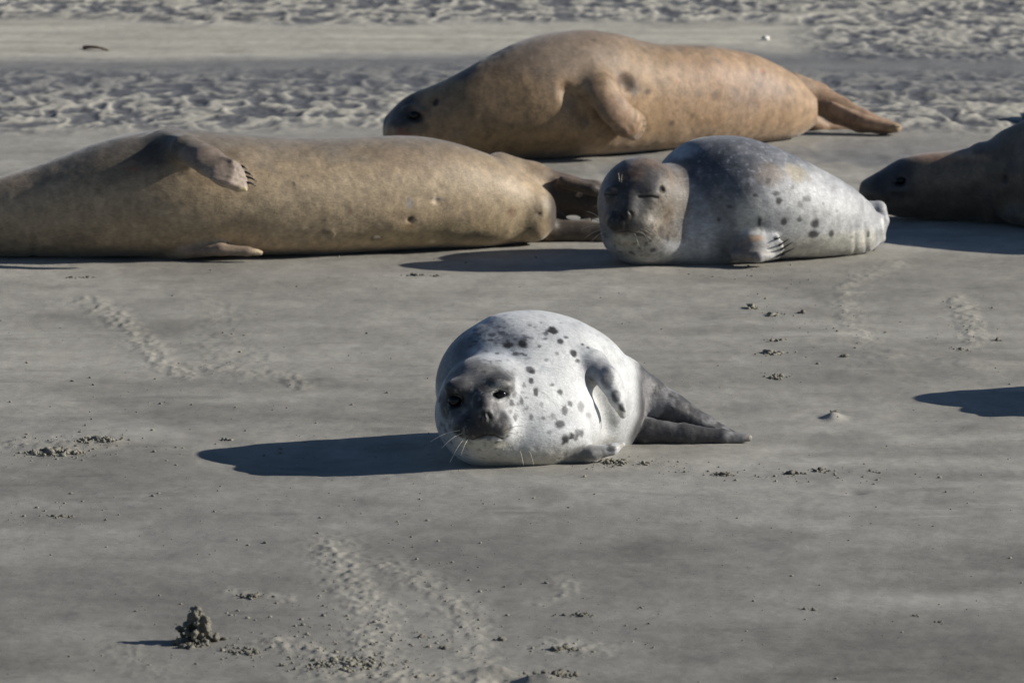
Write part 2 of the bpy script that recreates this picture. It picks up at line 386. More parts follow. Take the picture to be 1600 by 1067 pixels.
def sand_mat(name, attr=True, col=(.3, .28, .23)):
    m, N, L, b = new_mat(name)
    tc = N.new('ShaderNodeTexCoord')
    def nz(s, d=3, r=.6, st=(1, 1, 1)):
        mp = N.new('ShaderNodeMapping'); mp.inputs['Scale'].default_value = st; L.new(tc.outputs['Object'], mp.inputs[0])
        n = N.new('ShaderNodeTexNoise'); n.inputs['Scale'].default_value = s; n.inputs['Detail'].default_value = d; n.inputs['Roughness'].default_value = r
        L.new(mp.outputs[0], n.inputs['Vector']); return n
    def mr(n, a, b_, lo, hi):
        r = N.new('ShaderNodeMapRange'); r.inputs['From Min'].default_value = a; r.inputs['From Max'].default_value = b_
        r.inputs['To Min'].default_value = lo; r.inputs['To Max'].default_value = hi; L.new(n.outputs[0], r.inputs[0]); return r
    grain = nz(420, 2, .7); mid = nz(70, 4, .7, (.5, 1, 1)); big = nz(16, 4, .65, (1, .45, 1))
    a = mr(grain, .3, .7, .88, 1.12); c = mr(mid, .3, .7, .94, 1.06); e = mr(big, .3, .7, .92, 1.08)
    mu = N.new('ShaderNodeMath'); mu.operation = 'MULTIPLY'; L.new(a.outputs[0], mu.inputs[0]); L.new(c.outputs[0], mu.inputs[1])
    mu2 = N.new('ShaderNodeMath'); mu2.operation = 'MULTIPLY'; L.new(mu.outputs[0], mu2.inputs[0]); L.new(e.outputs[0], mu2.inputs[1])
    vm = N.new('ShaderNodeVectorMath'); vm.operation = 'SCALE'; L.new(mu2.outputs[0], vm.inputs['Scale'])
    if attr:
        at = N.new('ShaderNodeAttribute'); at.attribute_name = 'coat'; L.new(at.outputs['Color'], vm.inputs[0])
    else: vm.inputs[0].default_value = col
    # sparse bright shell grit
    vo = N.new('ShaderNodeTexVoronoi'); vo.inputs['Scale'].default_value = 60; L.new(tc.outputs['Object'], vo.inputs['Vector'])
    sp_ = mr(vo, .035, .06, 1., 0.); sel = N.new('ShaderNodeSeparateColor'); L.new(vo.outputs['Color'], sel.inputs[0])
    gt = N.new('ShaderNodeMath'); gt.operation = 'GREATER_THAN'; gt.inputs[1].default_value = .965; L.new(sel.outputs[0], gt.inputs[0])
    mm = N.new('ShaderNodeMath'); mm.operation = 'MULTIPLY'; L.new(sp_.outputs[0], mm.inputs[0]); L.new(gt.outputs[0], mm.inputs[1])
    mx = N.new('ShaderNodeMix'); mx.data_type = 'RGBA'; L.new(mm.outputs[0], mx.inputs['Factor']); L.new(vm.outputs[0], mx.inputs['A']); mx.inputs['B'].default_value = (.7, .68, .6, 1)
    L.new(mx.outputs['Result'], b.inputs['Base Color'])
    b.inputs['Roughness'].default_value = .85; b.inputs['Specular IOR Level'].default_value = .25
    ad = N.new('ShaderNodeMath'); ad.operation = 'ADD'; L.new(grain.outputs[0], ad.inputs[0])
    m3 = N.new('ShaderNodeMath'); m3.operation = 'MULTIPLY'; m3.inputs[1].default_value = 2.2; L.new(mid.outputs[0], m3.inputs[0]); L.new(m3.outputs[0], ad.inputs[1])
    bp = N.new('ShaderNodeBump'); bp.inputs['Strength'].default_value = .55; bp.inputs['Distance'].default_value = .0017
    L.new(ad.outputs[0], bp.inputs['Height']); L.new(bp.outputs[0], b.inputs['Normal'])
    return m
M_SAND = sand_mat('sand')
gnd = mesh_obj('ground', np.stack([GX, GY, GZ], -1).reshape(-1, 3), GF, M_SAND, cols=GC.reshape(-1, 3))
tag(gnd, 'grey and cream tidal sand flat, rippled behind the seals', kind='structure')

# ------------------------------------------------------------------ seal helpers
def anchor(V, px, py, rad=4.):
    X, Y, D = proj(V); m = (X-px)**2 + (Y-py)**2 < rad*rad
    if not m.any(): i = np.argmin((X-px)**2 + (Y-py)**2); return V[i]
    I = np.nonzero(m)[0]; return V[I[np.argmin(D[I])]]
def on_plane(px, py, p0, n, off=0.):
    n = np.array(n, float); n /= np.linalg.norm(n); r_ = ray(px, py); o_ = np.array([0, 0, CAMH]); t = ((np.array(p0) - o_) @ n)/(r_ @ n); return o_ + r_*t + n*off
class Coat:
    def __init__(s, V, N, base): s.V = V; s.N = N; s.c = np.tile(np.array(base, float), (len(V), 1)); s.nz = fbm3(V*22, 4, 3, .6); s.nf = fbm3(V*90, 3, 8, .6)
    def mix(s, w, col, k=1.): s.c = lerp(s.c, np.array(col), (np.clip(w, 0, 1)*k)[:, None])
    def blob(s, px, py, rx, ry, col, k=1., soft=.5, nz=.35, rd=None):
        """patch of coat on the skin round the spot seen at a pixel; radii in photo pixels, thickness rd in m"""
        A = anchor(s.V, px, py); sc = S(A[1]); rd = rd or max(rx, ry)/sc*1.2
        q = s.V - A; r = np.sqrt((q[:, 0]*sc/rx)**2 + (q[:, 1]/rd)**2 + (q[:, 2]*sc/ry)**2)
        r = r + nz*(s.nz if max(rx, ry) > 12 else s.nf)
        s.mix(sm(1 + soft, 1 - soft, r), col, k)
def _stroke(s, pts, wpx, col, k=1., soft=.4):
    A = np.array([anchor(s.V, x, y, 2.5) for x, y in pts]); wd = wpx/S(A[0, 1]); lo = A.min(0)-4*wd; hi = A.max(0)+4*wd
    I = np.nonzero(((s.V > lo) & (s.V < hi)).all(1))[0]; P = s.V[I]; best = np.full(len(I), 9.)
    for a, b in zip(A[:-1], A[1:]):
        t = np.clip((P-a) @ (b-a)/max((b-a) @ (b-a), 1e-9), 0, 1); best = np.minimum(best, np.linalg.norm(P - a - t[:, None]*(b-a), axis=1))
    w_ = np.zeros(len(s.V)); w_[I] = sm(1+soft, 1-soft, best/wd); s.mix(w_, col, k)
Coat.stroke = _stroke
def lathe_between(a, b, r0, r1, n=6, segs=4, bend=(0, 0, 0)):
    a = np.array(a, float); b = np.array(b, float); d = b - a; L = np.linalg.norm(d); d /= L
    e = np.cross(d, [0, 0, 1.]); e = e/np.linalg.norm(e) if np.linalg.norm(e) > .05 else np.array([1., 0, 0]); f = np.cross(d, e)
    V = []; Fs = []
    for i in range(segs+1):
        t = i/segs; c = a + (b-a)*t + np.array(bend)*math.sin(math.pi*t); r = r0 + (r1-r0)*t
        for j in range(n):
            an = 2*math.pi*j/n; V.append(c + (e*math.cos(an) + f*math.sin(an))*r)
    for i in range(segs):
        for j in range(n): Fs.append((i*n+j, i*n+(j+1) % n, (i+1)*n+(j+1) % n, (i+1)*n+j))
    V.append(a); V.append(b); na, nb = len(V)-2, len(V)-1
    for j in range(n): Fs.append((na, (j+1) % n, j, j)); Fs.append((nb, segs*n+j, segs*n+(j+1) % n, segs*n+(j+1) % n))
    return np.array(V), Fs
def poly_obj(name, V, Fs, mat, parent, origin):
    me = bpy.data.meshes.new(name)
    Fs = [tuple(dict.fromkeys(f)) for f in Fs]
    me.from_pydata([tuple(v) for v in (np.array(V) - origin)], [], Fs); me.update()
    me.polygons.foreach_set('use_smooth', np.ones(len(me.polygons), bool)); me.materials.append(mat)
    o = bpy.data.objects.new(name, me); COL.objects.link(o); o.parent = parent; return o
def sphere_part(name, c, r, mat, parent, origin, sq=(1, 1, 1), n=20):
    V = []; Fs = []
    for i in range(n//2 + 1):
        th = math.pi*i/(n//2)
        for j in range(n):
            ph = 2*math.pi*j/n; V.append(np.array(c) + np.array([math.sin(th)*math.cos(ph)*sq[0], math.sin(th)*math.sin(ph)*sq[1], math.cos(th)*sq[2]])*r)
    for i in range(n//2):
        for j in range(n): Fs.append((i*n+j, (i+1)*n+j, (i+1)*n+(j+1) % n, i*n+(j+1) % n))
    me = bpy.data.meshes.new(name); me.from_pydata([tuple(v - origin) for v in V], [], Fs); me.validate(); me.update()
    me.polygons.foreach_set('use_smooth', np.ones(len(me.polygons), bool)); me.materials.append(mat)
    o = bpy.data.objects.new(name, me); COL.objects.link(o); o.parent = parent; return o
def seal_root(loc, label, group='harbour seals hauled out on the sand'):
    e = bpy.data.objects.new('harbour_seal', None); COL.objects.link(e); e.location = loc; e.empty_display_size = .2
    return tag(e, label, 'seal', group)
def finish_body(F, root, mat, paint, rx=1, wrinkle=None, strand=.38):
    V, Q = F.mesh(); V = relax(V, Q, rx, .5); N = normals(V, Q)
    d = .0016*fbm3(V*9, 3, 17)
    if wrinkle is not None: d = d + wrinkle(V, N)
    V = V + N*d[:, None]; N = normals(V, Q)
    C = Coat(V, N, (.3, .3, .3)); paint(C)
    C.c *= (1 + strand*.6*fbm3(V*np.array([70, 40, 34]), 3, 51, .6) + strand*1.1*fbm3(V*np.array([26, 26, 34]), 4, 55, .65))[:, None]
    o = mesh_obj('body', V, Q, mat, root, np.clip(C.c, .004, .9), origin=np.array(root.location))
    return V, N
def claws(pairs, root, org, r=.0035, mat=None, bend=(0, 0, 0)):
    for a, b in pairs:
        V, Fs = lathe_between(a, b, r, r*.25, 6, 4, bend); poly_obj('claw', V, Fs, mat or M_CLAW, root, org)
def whisk(F, lst, root, org, mat=None, r=.0007):
    for (x0, y0, x1, y1, out) in lst:
        a = F.hit(x0, y0, -.002); b = W(x1, y1, a[1] - out)
        V, Fs = lathe_between(a, b, r, r*.5, 4, 6, (0, -.004, .006)); poly_obj('whisker', V, Fs, mat or M_WHISK, root, org)

# ------------------------------------------------------------------ seal 1: spotted pup in front
def seal_front():
    F = Field((-.24, 14.85, -.03), (.60, 15.95, .40), .0034)
    Y0 = G(800, 728)[1]
    Yh = Y0 + .03
    org = np.array([.02, 15.3, 0.])
    root = seal_root(org, 'plump white spotted seal with dark face, lying nearest the camera, looking at it')
    # trunk
    F.chain([W(778, 607, Y0+.20), W(800, 600, Y0+.215), W(830, 599, Y0+.24), W(860, 605, Y0+.27), W(886, 616, Y0+.31), W(902, 628, Y0+.36)], [.142, .152, .155, .153, .149, .138], .03)
    F.ell(W(852, 640, Y0+.16), (.118, .15, .122), .07)                   # chest bulging forward
    F.ell(W(845, 675, Y0+.08), (.12, .12, .070), .06)
    F.ell(W(952, 640, Y0+.36), (.070, .12, .110), .06)                   # rump
    F.ell(W(790, 690, Y0+.05), (.110, .10, .055), .05)                   # throat on the sand
    # head
    F.ell(W(806, 640, Y0+.06), (.085, .09, .100), .05)
    F.ell(W(753, 646, Yh), (.108, .108, .113), .035)
    F.ell(W(757, 600, Yh+.02), (.084, .085, .060), .03)
    F.ell(W(756, 666, Yh-.070), (.066, .064, .044), .035)
    F.ell(W(733, 668, Yh-.108), (.034, .028, .026), .018)
    F.ell(W(780, 666, Yh-.106), (.033, .028, .026), .018)
    F.ell(W(758, 650, Yh-.118), (.023, .026, .021), .014)
    F.ell(W(757, 630, Yh-.082), (.022, .042, .028), .035)                # bridge of the nose
    F.ell(W(757, 690, Yh-.076), (.038, .035, .017), .018)                # chin
    F.ell(W(712, 604, Yh-.070), (.024, .022, .014), .03); F.ell(W(784, 600, Yh-.070), (.024, .022, .014), .03)
    eL = F.hit(711, 628); eR = F.hit(782, 617)
    F.ell(eL + [0, .0, 0], (.022, .012, .017), .014, op='cut'); F.ell(eR + [0, 0, 0], (.019, .011, .0115), .012, op='cut')
    F.chain([F.hit(768, 622), F.hit(782, 626), F.hit(795, 620)], [.0028]*3, .006); F.chain([F.hit(768, 613), F.hit(781, 609), F.hit(795, 614)], [.0028]*3, .006)
    F.chain([F.hit(697, 638), F.hit(711, 641), F.hit(726, 636)], [.003]*3, .006)
    for a in ([(754, 646), (751, 652), (752, 657)], [(762, 646), (766, 652), (764, 657)]):
        F.chain([F.hit(x, y, -.001) for x, y in a], [.0042, .0055, .0035], .004, op='cut')
    F.chain([F.hit(758, 660), F.hit(758, 672), F.hit(757, 680)], [.0022]*3, .005, op='cut')
    F.chain([F.hit(x, y) for x, y in [(713, 679), (722, 686), (738, 688), (750, 683), (760, 680), (772, 681), (786, 686), (792, 682)]], [.0028, .0034, .0036, .0036, .0036, .0036, .0034, .002], .006, op='cut')
    F.ell(F.hit(683, 623), (.005, .012, .008), .006, op='cut')
    # fold between neck and chest, below the raised flipper
    F.chain([F.hit(926, 596), F.hit(938, 616), F.hit(949, 642), F.hit(954, 668)], [.010, .017, .019, .012], .03, op='cut')
    # raised flipper
    base = F.hit(903, 556, -.03); a1 = F.hit(930, 568, .012); a2 = W(952, 594, a1[1]-.03); a3 = W(966, 622, a1[1]-.03); a4 = W(973, 647, a1[1]-.01)
    F.chain([base, a1, a2, a3, a4], [.030, .031, .029, .023, .011], .02, flat=((.5, -.8, .3), .60))
    for k, (x, y) in enumerate([(963, 600), (968, 622), (973, 642)]): F.chain([on_plane(x-16, y-20, a3, (.5, -.8, .3), .012), on_plane(x, y, a3, (.5, -.8, .3), .008)], [.008, .005], .014)
    # flipper under the chest
    b0 = W(890, 708, Y0+.05); b1 = W(925, 708, Y0+.03); b2 = W(955, 702, Y0+.04); b3 = W(972, 694, Y0+.05)
    F.chain([b0, b1, b2, b3], [.030, .024, .018, .008], .012, flat=((0, 0, 1), .75))
    # hind flippers
    Yr = G(1000, 690)[1]
    F.chain([W(975, 600, Yr+.02), W(1005, 620, Yr+.04), W(1050, 643, Yr+.03), W(1100, 664, Yr+.02), W(1150, 681, Yr+.01)], [.060, .052, .042, .026, .009], .022, flat=((.1, -1, .2), .72))
    F.chain([W(960, 664, Yr-.0), W(1010, 675, Yr-.02), W(1070, 679, Yr-.03), W(1130, 683, Yr-.03), W(1170, 684, Yr-.03)], [.045, .034, .025, .018, .009], .008, flat=((0, -1, .1), .8))
    for dy in (-3, 3): F.chain([W(1050, 643+dy*2, Yr+.005), W(1100, 664+dy, Yr+.0), W(1146, 680, Yr+.0)], [.008, .006, .003], .012)
    F.floor(-.012, .012)
    def wr(V, N):
        X, Y, D = proj(V)
        d = .0012*fbm3(V*np.array([95, 50, 60]), 3, 31)*sm(685, 708, Y)*sm(740, 780, X)*sm(975, 940, X) + .0020*fbm3(V*np.array([60, 40, 22]), 3, 33)*sm(980, 1000, X)
        return d
    def paint(C):
        V, N = C.V, C.N; X, Y, D = proj(V)
        C.c[:] = (.545, .55, .54)
        C.mix(sm(-.2, .8, C.nz), (.40, .41, .42), .6)
        C.mix(sm(.2, .5, fbm3(V*55, 3, 61))*sm(.16, .24, V[:, 2]), (.30, .31, .33), .5)
        back = sm(-.01, -.11, V[:, 0] + .25*(V[:, 2]-.2) + .07*C.nz) * sm(.10, .20, V[:, 2] + .05*C.nz) * sm(15.15, 15.22, V[:, 1])
        C.mix(back, (.10, .113, .13), .85)
        C.mix(back*sm(.15, .45, C.nf), (.24, .26, .29), .6)
        C.blob(765, 516, 60, 14, (.22, .235, .26), .55, .6, 1.2); C.blob(800, 530, 46, 12, (.13, .14, .16), .8, .5, 1.1); C.blob(722, 540, 26, 24, (.085, .098, .118), .7, .5, .6)
        C.blob(865, 512, 60, 12, (.32, .33, .35), .4, .6, 1.1); C.blob(780, 548, 50, 9, (.52, .54, .56), .8, .5, .6)
        C.blob(692, 655, 22, 50, (.20, .225, .25), .7, .6, .4)
        rm = random.Random(9)
        for _ in range(70): C.blob(rm.gauss(775, 45), rm.gauss(522, 16), rm.uniform(2, 6), rm.uniform(1.2, 3), (.07, .075, .09), rm.uniform(.4, .9), .4, .8)
        # dark mask
        C.blob(820, 622, 22, 44, (.36, .365, .37), .6, .6, .7); C.blob(749, 590, 52, 30, (.13, .125, .12), .93, .4, .7, .14); C.blob(742, 577, 34, 10, (.30, .285, .265), .6, .6, .7, .08); C.blob(730, 596, 16, 18, (.22, .21, .20), .5, .6, .7, .08)
        C.blob(784, 592, 24, 20, (.045, .044, .045), .9, .35, .5, .09); C.blob(757, 606, 12, 12, (.06, .058, .056), .7, .5, .6)
        C.blob(708, 624, 30, 36, (.034, .035, .039), .96, .3, .3); C.blob(748, 626, 34, 34, (.050, .048, .048), .93, .35, .4)
        C.blob(757, 658, 44, 32, (.030, .029, .030), .96, .25, .3); C.blob(732, 670, 36, 20, (.034, .033, .034), .96, .3, .3); C.blob(782, 666, 18, 18, (.085, .08, .076), .75, .4, .6)
        C.blob(788, 608, 18, 9, (.34, .33, .31), .75, .45, .6); C.blob(793, 630, 14, 9, (.22, .21, .20), .7, .5, .6); C.blob(766, 622, 7, 16, (.20, .19, .185), .6, .5, .5); C.blob(757, 640, 12, 5, (.17, .16, .15), .7, .5, .5)
        C.blob(782, 617, 13, 6.5, (.022, .022, .022), .95, .25, .15); C.blob(711, 628, 16, 12, (.014, .014, .016), .95, .3, .15)
        C.stroke([(754, 645), (751, 652), (753, 658)], 2., (.006, .006, .006), .97); C.stroke([(762, 645), (766, 652), (763, 658)], 2., (.006, .006, .006), .97)
        C.stroke([(772, 611), (782, 608), (794, 613)], 1.6, (.40, .39, .37), .8); C.stroke([(770, 624), (782, 628), (793, 624)], 1.5, (.36, .35, .33), .7)
        C.blob(758, 650, 10, 9, (.013, .012, .012), .95, .3, .2)
        C.blob(752, 658, 2, 6, (.20, .19, .185), .6, .5, .1); C.blob(765, 658, 2, 6, (.22, .21, .20), .6, .5, .1); C.blob(792, 676, 7, 8, (.36, .33, .27), .6, .5, .6)
        C.blob(757, 699, 42, 9, (.46, .44, .36), .8, .4, .4)
        hd = ((X-752)/80.)**2 + ((Y-636)/88.)**2 < 1
        C.mix(hd*(V[:, 1] < Yh+.02)*sm(.10, .5, fbm3(V*np.array([110, 110, 60]), 3, 65, .6))*(C.c.mean(1) < .25), (.30, .29, .275), .6)
        C.mix(hd*(V[:, 1] < Yh+.02)*sm(.10, .5, fbm3(V*80, 3, 66, .6)), (.03, .03, .032), .5*1.)
        C.c *= lerp(1., .82, (hd*(V[:, 1] < Yh+.02)*(C.c.mean(1) < .3)).astype(float))[:, None]
        C.stroke([(713, 679), (722, 686), (738, 688), (750, 683), (760, 680), (772, 681), (786, 686)], 1.8, (.012, .011, .011), .97)
        for x, y in [(690, 640), (694, 652), (700, 668), (686, 612), (806, 618), (800, 640), (801, 662), (799, 605)]: C.blob(x, y, 3.5, 4, (.06, .058, .058), .7, .5, .5)
        C.mix(sm(.075, .02, V[:, 2])*sm(-.12, -.04, V[:, 0])*sm(.2, .1, V[:, 0]), (.44, .40, .31), .6)
        C.blob(683, 623, 4, 7, (.02, .02, .025), .95, .3, .1)
        for x, y, a, b, k in [(864, 514, 9, 5, .9), (815, 534, 8, 5, .9), (879, 531, 5, 4, .8), (897, 549, 5, 6, .9), (794, 536, 9, 4, .8), (828, 574, 6, 5, .7), (834, 578, 4, 3, .7), (832, 591, 4, 5, .8),
                              (840, 610, 4, 7, .85), (877, 609, 5, 4, .8), (866, 599, 4, 3, .7), (886, 638, 6, 7, .7), (876, 659, 7, 6, .75), (911, 632, 6, 8, .5), (893, 630, 4, 5, .7), (818, 625, 3, 6, .7),
                              (808, 651, 4, 6, .7), (834, 652, 3, 5, .6), (851, 652, 3, 3, .6), (803, 628, 3, 5, .7), (886, 686, 7, 7, .85), (897, 681, 5, 5, .85), (911, 675, 8, 5, .7), (903, 684, 4, 4, .7), (884, 693, 4, 3, .7),
                              (907, 563, 4, 3, .9), (912, 535, 4, 3, .8), (806, 550, 5, 3, .7), (845, 538, 3, 3, .6), (866, 649, 6, 5, .4), (924, 649, 6, 5, .4), (951, 690, 4, 3, .7), (921, 540, 3, 2, .7), (856, 560, 3, 2, .5),
                              (822, 552, 3, 2, .6), (872, 548, 3, 3, .5), (848, 630, 3, 4, .4), (860, 672, 4, 3, .4)]:
            C.blob(x, y, a*1.12, b*1.12, (.022, .021, .023), min(1, k*1.15), .38, .75)
        C.blob(930, 575, 26, 20, (.26, .26, .27), .85, .5, .6, .06); C.blob(950, 590, 10, 12, (.12, .12, .12), .7, .5, .6); C.blob(962, 618, 8, 10, (.06, .06, .062), .85, .4, .5); C.blob(971, 642, 5, 9, (.05, .05, .05), .9, .4, .4)
        C.blob(915, 706, 34, 13, (.13, .125, .12), .9, .4, .4); C.blob(958, 699, 9, 5, (.03, .03, .03), .9, .3, .3); C.blob(972, 692, 5, 4, (.42, .38, .3), .8, .3, .3)
        C.mix(sm(.02, .40, C.nz)*sm(.13, .2, V[:, 0]), (.44, .43, .38), .4)
        hf = sm(.290, .305, V[:, 0]-.12*(.2-V[:, 2])*0)*1.0
        hf = sm(988, 1004, X + 14*sm(640, 690, Y))
        C.mix(hf, (.060, .057, .057), 1.); C.mix(hf*sm(-.05, .35, C.nz)*sm(660, 640, Y-(X-1000)*.28), (.27, .265, .265), .7); C.mix(hf*sm(.25, .5, C.nf), (.17, .165, .16), .5)
        C.blob(1015, 612, 8, 16, (.22, .21, .21), .6, .5, .4); C.blob(1173, 684, 6, 5, (.36, .32, .26), .8, .3, .3)
    V, N = finish_body(F, root, fur('spotted_pup_coat', .5, .18, 1.0, .35, .18, .07), paint, 1, wr, .17)
    sphere_part('eye', eL + [0, .0145, 0], .0155, M_EYE, root, org, (1.1, .8, .9)); sphere_part('eye', eR + [0, .009, 0], .0122, M_EYE, root, org, (1.1, .8, .72))
    whisk(F, [(724, 676, 690, 700, .02), (720, 672, 672, 690, .02), (728, 682, 703, 722, .03), (733, 684, 720, 712, .03), (790, 672, 822, 667, .02), (788, 676, 818, 686, .03),
              (812, 704, 818, 727, .03), (826, 704, 834, 726, .03), (786, 680, 800, 704, .03), (776, 612, 786, 600, .02)], root, org)
    return root
seal1 = seal_front()

# ------------------------------------------------------------------ seal 2: grey young seal asleep on its side
def seal_sleeping():
    F = Field((.10, 18.2, -.03), (1.16, 19.3, .42), .0038)
    org = np.array([.6, 18.75, 0.]); Y0 = G(1000, 409)[1]
    root = seal_root(org, 'grey mottled seal with closed eyes and rusty rimmed face, resting behind the front seal')
    F.tube([(1006, 330, 395, 398), (1016, 290, 402, 399), (1030, 258, 404, 400), (1048, 237, 404, 401), (1070, 221, 405, 402), (1110, 212, 408, 404), (1150, 212, 409, 406), (1190, 221, 408, 406), (1230, 238, 406), (1270, 257, 403), (1310, 279, 401), (1340, 298, 399), (1360, 315, 396), (1372, 333, 388, 394), (1379, 352, 366, 392)], .02, 1.0, 2.0, .08, .022)
    F.ell(W(1062, 335, Y0+.05), (.13, .15, .150), .05); F.ell(W(1100, 372, Y0+.03), (.15, .12, .080), .07)
    Yh = Y0 - .05
    F.ell(W(1000, 320, Yh), (.119, .118, .134), .05)
    F.ell(W(1008, 372, Yh+.03), (.115, .13, .075), .05)
    F.ell(W(984, 345, Yh-.080), (.068, .06, .046), .035)
    F.ell(W(965, 349, Yh-.116), (.030, .026, .024), .018); F.ell(W(1002, 352, Yh-.110), (.032, .027, .025), .018)
    F.ell(W(980, 334, Yh-.122), (.022, .022, .018), .014); F.ell(W(984, 318, Yh-.092), (.022, .035, .025), .03)
    F.ell(W(982, 370, Yh-.082), (.042, .036, .017), .018)
    F.ell(W(1014, 303, Yh-.092), (.028, .02, .018), .018); F.ell(W(955, 302, Yh-.080), (.022, .016, .015), .03)
    for pts in ([(998, 307), (1006, 309), (1016, 308), (1028, 310)], [(944, 304), (952, 305), (962, 303)]):
        F.chain([F.hit(x, y) for x, y in pts], [.0026]+[.0036]*(len(pts)-1), .006, op='cut')
    for a in ([(975, 331), (972, 336), (974, 340)], [(984, 331), (988, 336), (986, 340)]): F.chain([F.hit(x, y, -.001) for x, y in a], [.0035, .0045, .003], .004, op='cut')
    F.chain([F.hit(980, 343), F.hit(980, 352), F.hit(979, 358)], [.003]*3, .005, op='cut')
    F.chain([F.hit(x, y) for x, y in [(946, 356), (954, 361), (966, 364), (978, 362), (990, 366), (1004, 367)]], [.003, .0038, .004, .004, .004, .0025], .007, op='cut')
    F.ell(F.hit(1035, 296), (.006, .012, .009), .006, op='cut')
    # pectoral flipper
    q0 = F.hit(1150, 385, .0); q1 = F.hit(1178, 385, .028); q2 = F.hit(1205, 384, .03)
    F.chain([q0 + [0, .03, 0], q1, q2], [.045, .040, .030], .02, flat=((0, -1, .2), .6))
    F.chain([F.hit(1150, 398, .005), F.hit(1185, 401, .01), W(1212, 398, q2[1])], [.018, .016, .012], .012)
    tips = [(1215, 371), (1221, 380), (1222, 389), (1217, 397)]
    for x, y in tips: F.chain([W(1192, (y+384)/2, q2[1]-.008), W(x, y, q2[1]-.006)], [.011, .0065], .008)
    # hind flippers folded behind the rump
    Yr = G(1370, 393)[1]
    F.chain([W(1350, 330, Yr+.07), W(1372, 326, Yr+.07), W(1379, 345, Yr+.04), W(1376, 366, Yr+.03)], [.03, .022, .019, .012], .008, flat=((-.3, -1, 0), .8))
    F.chain([W(1364, 345, Yr+.02), W(1374, 372, Yr+.02), W(1364, 388, Yr+.02)], [.028, .016, .009], .008)
    F.floor(-.012, .015)
    def wr(V, N):
        X, Y, D = proj(V)
        return -.0035*np.exp(-((X-1352-.02*(Y-340)**2*.05)/4)**2)*sm(300, 320, Y) - .0025*np.exp(-((X-1336)/4)**2)*sm(295, 330, Y) + .001*np.sin(X/4.3+C_n(V))*sm(1300, 1340, X)
    def C_n(V): return 2*noise3(V*12, 5)
    def paint(C):
        V, N = C.V, C.N; X, Y, D = proj(V)
        C.c[:] = (.36, .36, .355)
        C.mix(sm(-.2, .6, C.nz), (.27, .275, .285), .5)
        bk = sm(.16, .27, V[:, 2] + .10*sm(.75, .35, V[:, 0]) - .10*sm(.6, 1.0, V[:, 0]) + .06*C.nz); C.mix(bk, (.115, .118, .13), .88)
        C.blob(1110, 262, 70, 55, (.060, .065, .078), .8, .5, .5); C.blob(1140, 325, 30, 60, (.13, .135, .145), .55, .6, .5)
        fl = sm(.22, .55, C.nf)*sm(.12, .22, V[:, 2]); C.mix(fl, (.40, .41, .43), .6)
        mott = sm(.05, .5, fbm3(V*34, 3, 44))*sm(.10, .2, V[:, 2]); C.mix(mott, (.25, .25, .26), .45)
        C.blob(1290, 330, 60, 60, (.44, .44, .42), .55, .6, .4); C.blob(1300, 385, 110, 18, (.50, .48, .40), .7, .5, .3); C.blob(1170, 345, 20, 32, (.50, .49, .44), .75, .5, .4)
        C.blob(1310, 292, 60, 18, (.36, .36, .37), .6, .6, .8, .2)
        C.blob(1250, 272, 18, 16, (.34, .27, .15), .55, .5, 1.); C.blob(1204, 268, 22, 18, (.24, .18, .12), .5, .5, .9)
        C.blob(1060, 235, 30, 12, (.36, .38, .40), .7, .5, .5); C.blob(1075, 340, 30, 50, (.30, .31, .32), .6, .5, .4)
        # head: rusty rim, dark mask, pale throat
        C.blob(1003, 318, 66, 78, (.25, .20, .15), .85, .22, .3); C.blob(1052, 300, 13, 54, (.27, .185, .105), .7, .6, .8); C.blob(1022, 252, 40, 12, (.25, .15, .09), .65, .6, .8)
        C.blob(1066, 300, 13, 52, (.20, .165, .125), .8, .6, .7); C.blob(1050, 258, 26, 12, (.21, .18, .15), .6, .6, .7); C.blob(1062, 355, 14, 22, (.24, .22, .19), .6, .6, .5); C.blob(940, 330, 20, 60, (.17, .20, .23), .85, .4, .3)
        C.blob(980, 300, 46, 46, (.050, .046, .046), .94, .35, .5); C.blob(1010, 282, 40, 32, (.055, .052, .055), .9, .4, .6); C.blob(1010, 310, 34, 24, (.060, .056, .055), .85, .5, .6); C.blob(990, 330, 42, 30, (.085, .08, .075), .9, .35, .4)
        C.blob(978, 268, 26, 12, (.16, .10, .07), .7, .5, .6); C.blob(955, 262, 18, 14, (.17, .18, .20), .6, .5, .5)
        C.blob(968, 342, 30, 20, (.028, .027, .027), .95, .3, .35); C.blob(980, 334, 11, 9, (.02, .02, .02), .85, .4, .3)
        C.blob(1006, 348, 18, 14, (.30, .27, .22), .6, .5, .6); C.blob(1028, 340, 14, 26, (.33, .29, .22), .6, .5, .6); C.blob(1040, 300, 10, 24, (.30, .23, .15), .5, .5, .5); C.blob(1024, 305, 12, 6, (.14, .13, .12), .5, .5, .4)
        C.blob(985, 384, 48, 15, (.33, .32, .27), .85, .4, .3); C.blob(990, 402, 60, 8, (.30, .30, .27), .6, .4, .3)
        hd = (((X-1000)/70.)**2 + ((Y-320)/85.)**2 < 1)*(V[:, 1] < Yh + .03)
        C.mix(hd*sm(.05, .5, fbm3(V*np.array([90, 90, 60]), 3, 65, .6)), (.24, .20, .155), .5); C.mix(hd*sm(.1, .5, fbm3(V*70, 3, 66, .6)), (.04, .036, .034), .6)
        C.c *= lerp(1., .74, (hd*(C.c.mean(1) < .24)).astype(float))[:, None]
        C.stroke([(998, 306), (1006, 309), (1016, 308), (1029, 310)], 1.9, (.010, .009, .009), .97); C.stroke([(942, 303), (952, 305), (962, 303)], 1.8, (.010, .009, .009), .97)
        C.stroke([(999, 301), (1010, 303), (1026, 304)], 1.6, (.20, .18, .16), .6)
        C.stroke([(946, 356), (954, 361), (966, 364), (978, 362), (990, 366), (1004, 367)], 1.6, (.015, .014, .013), .95)
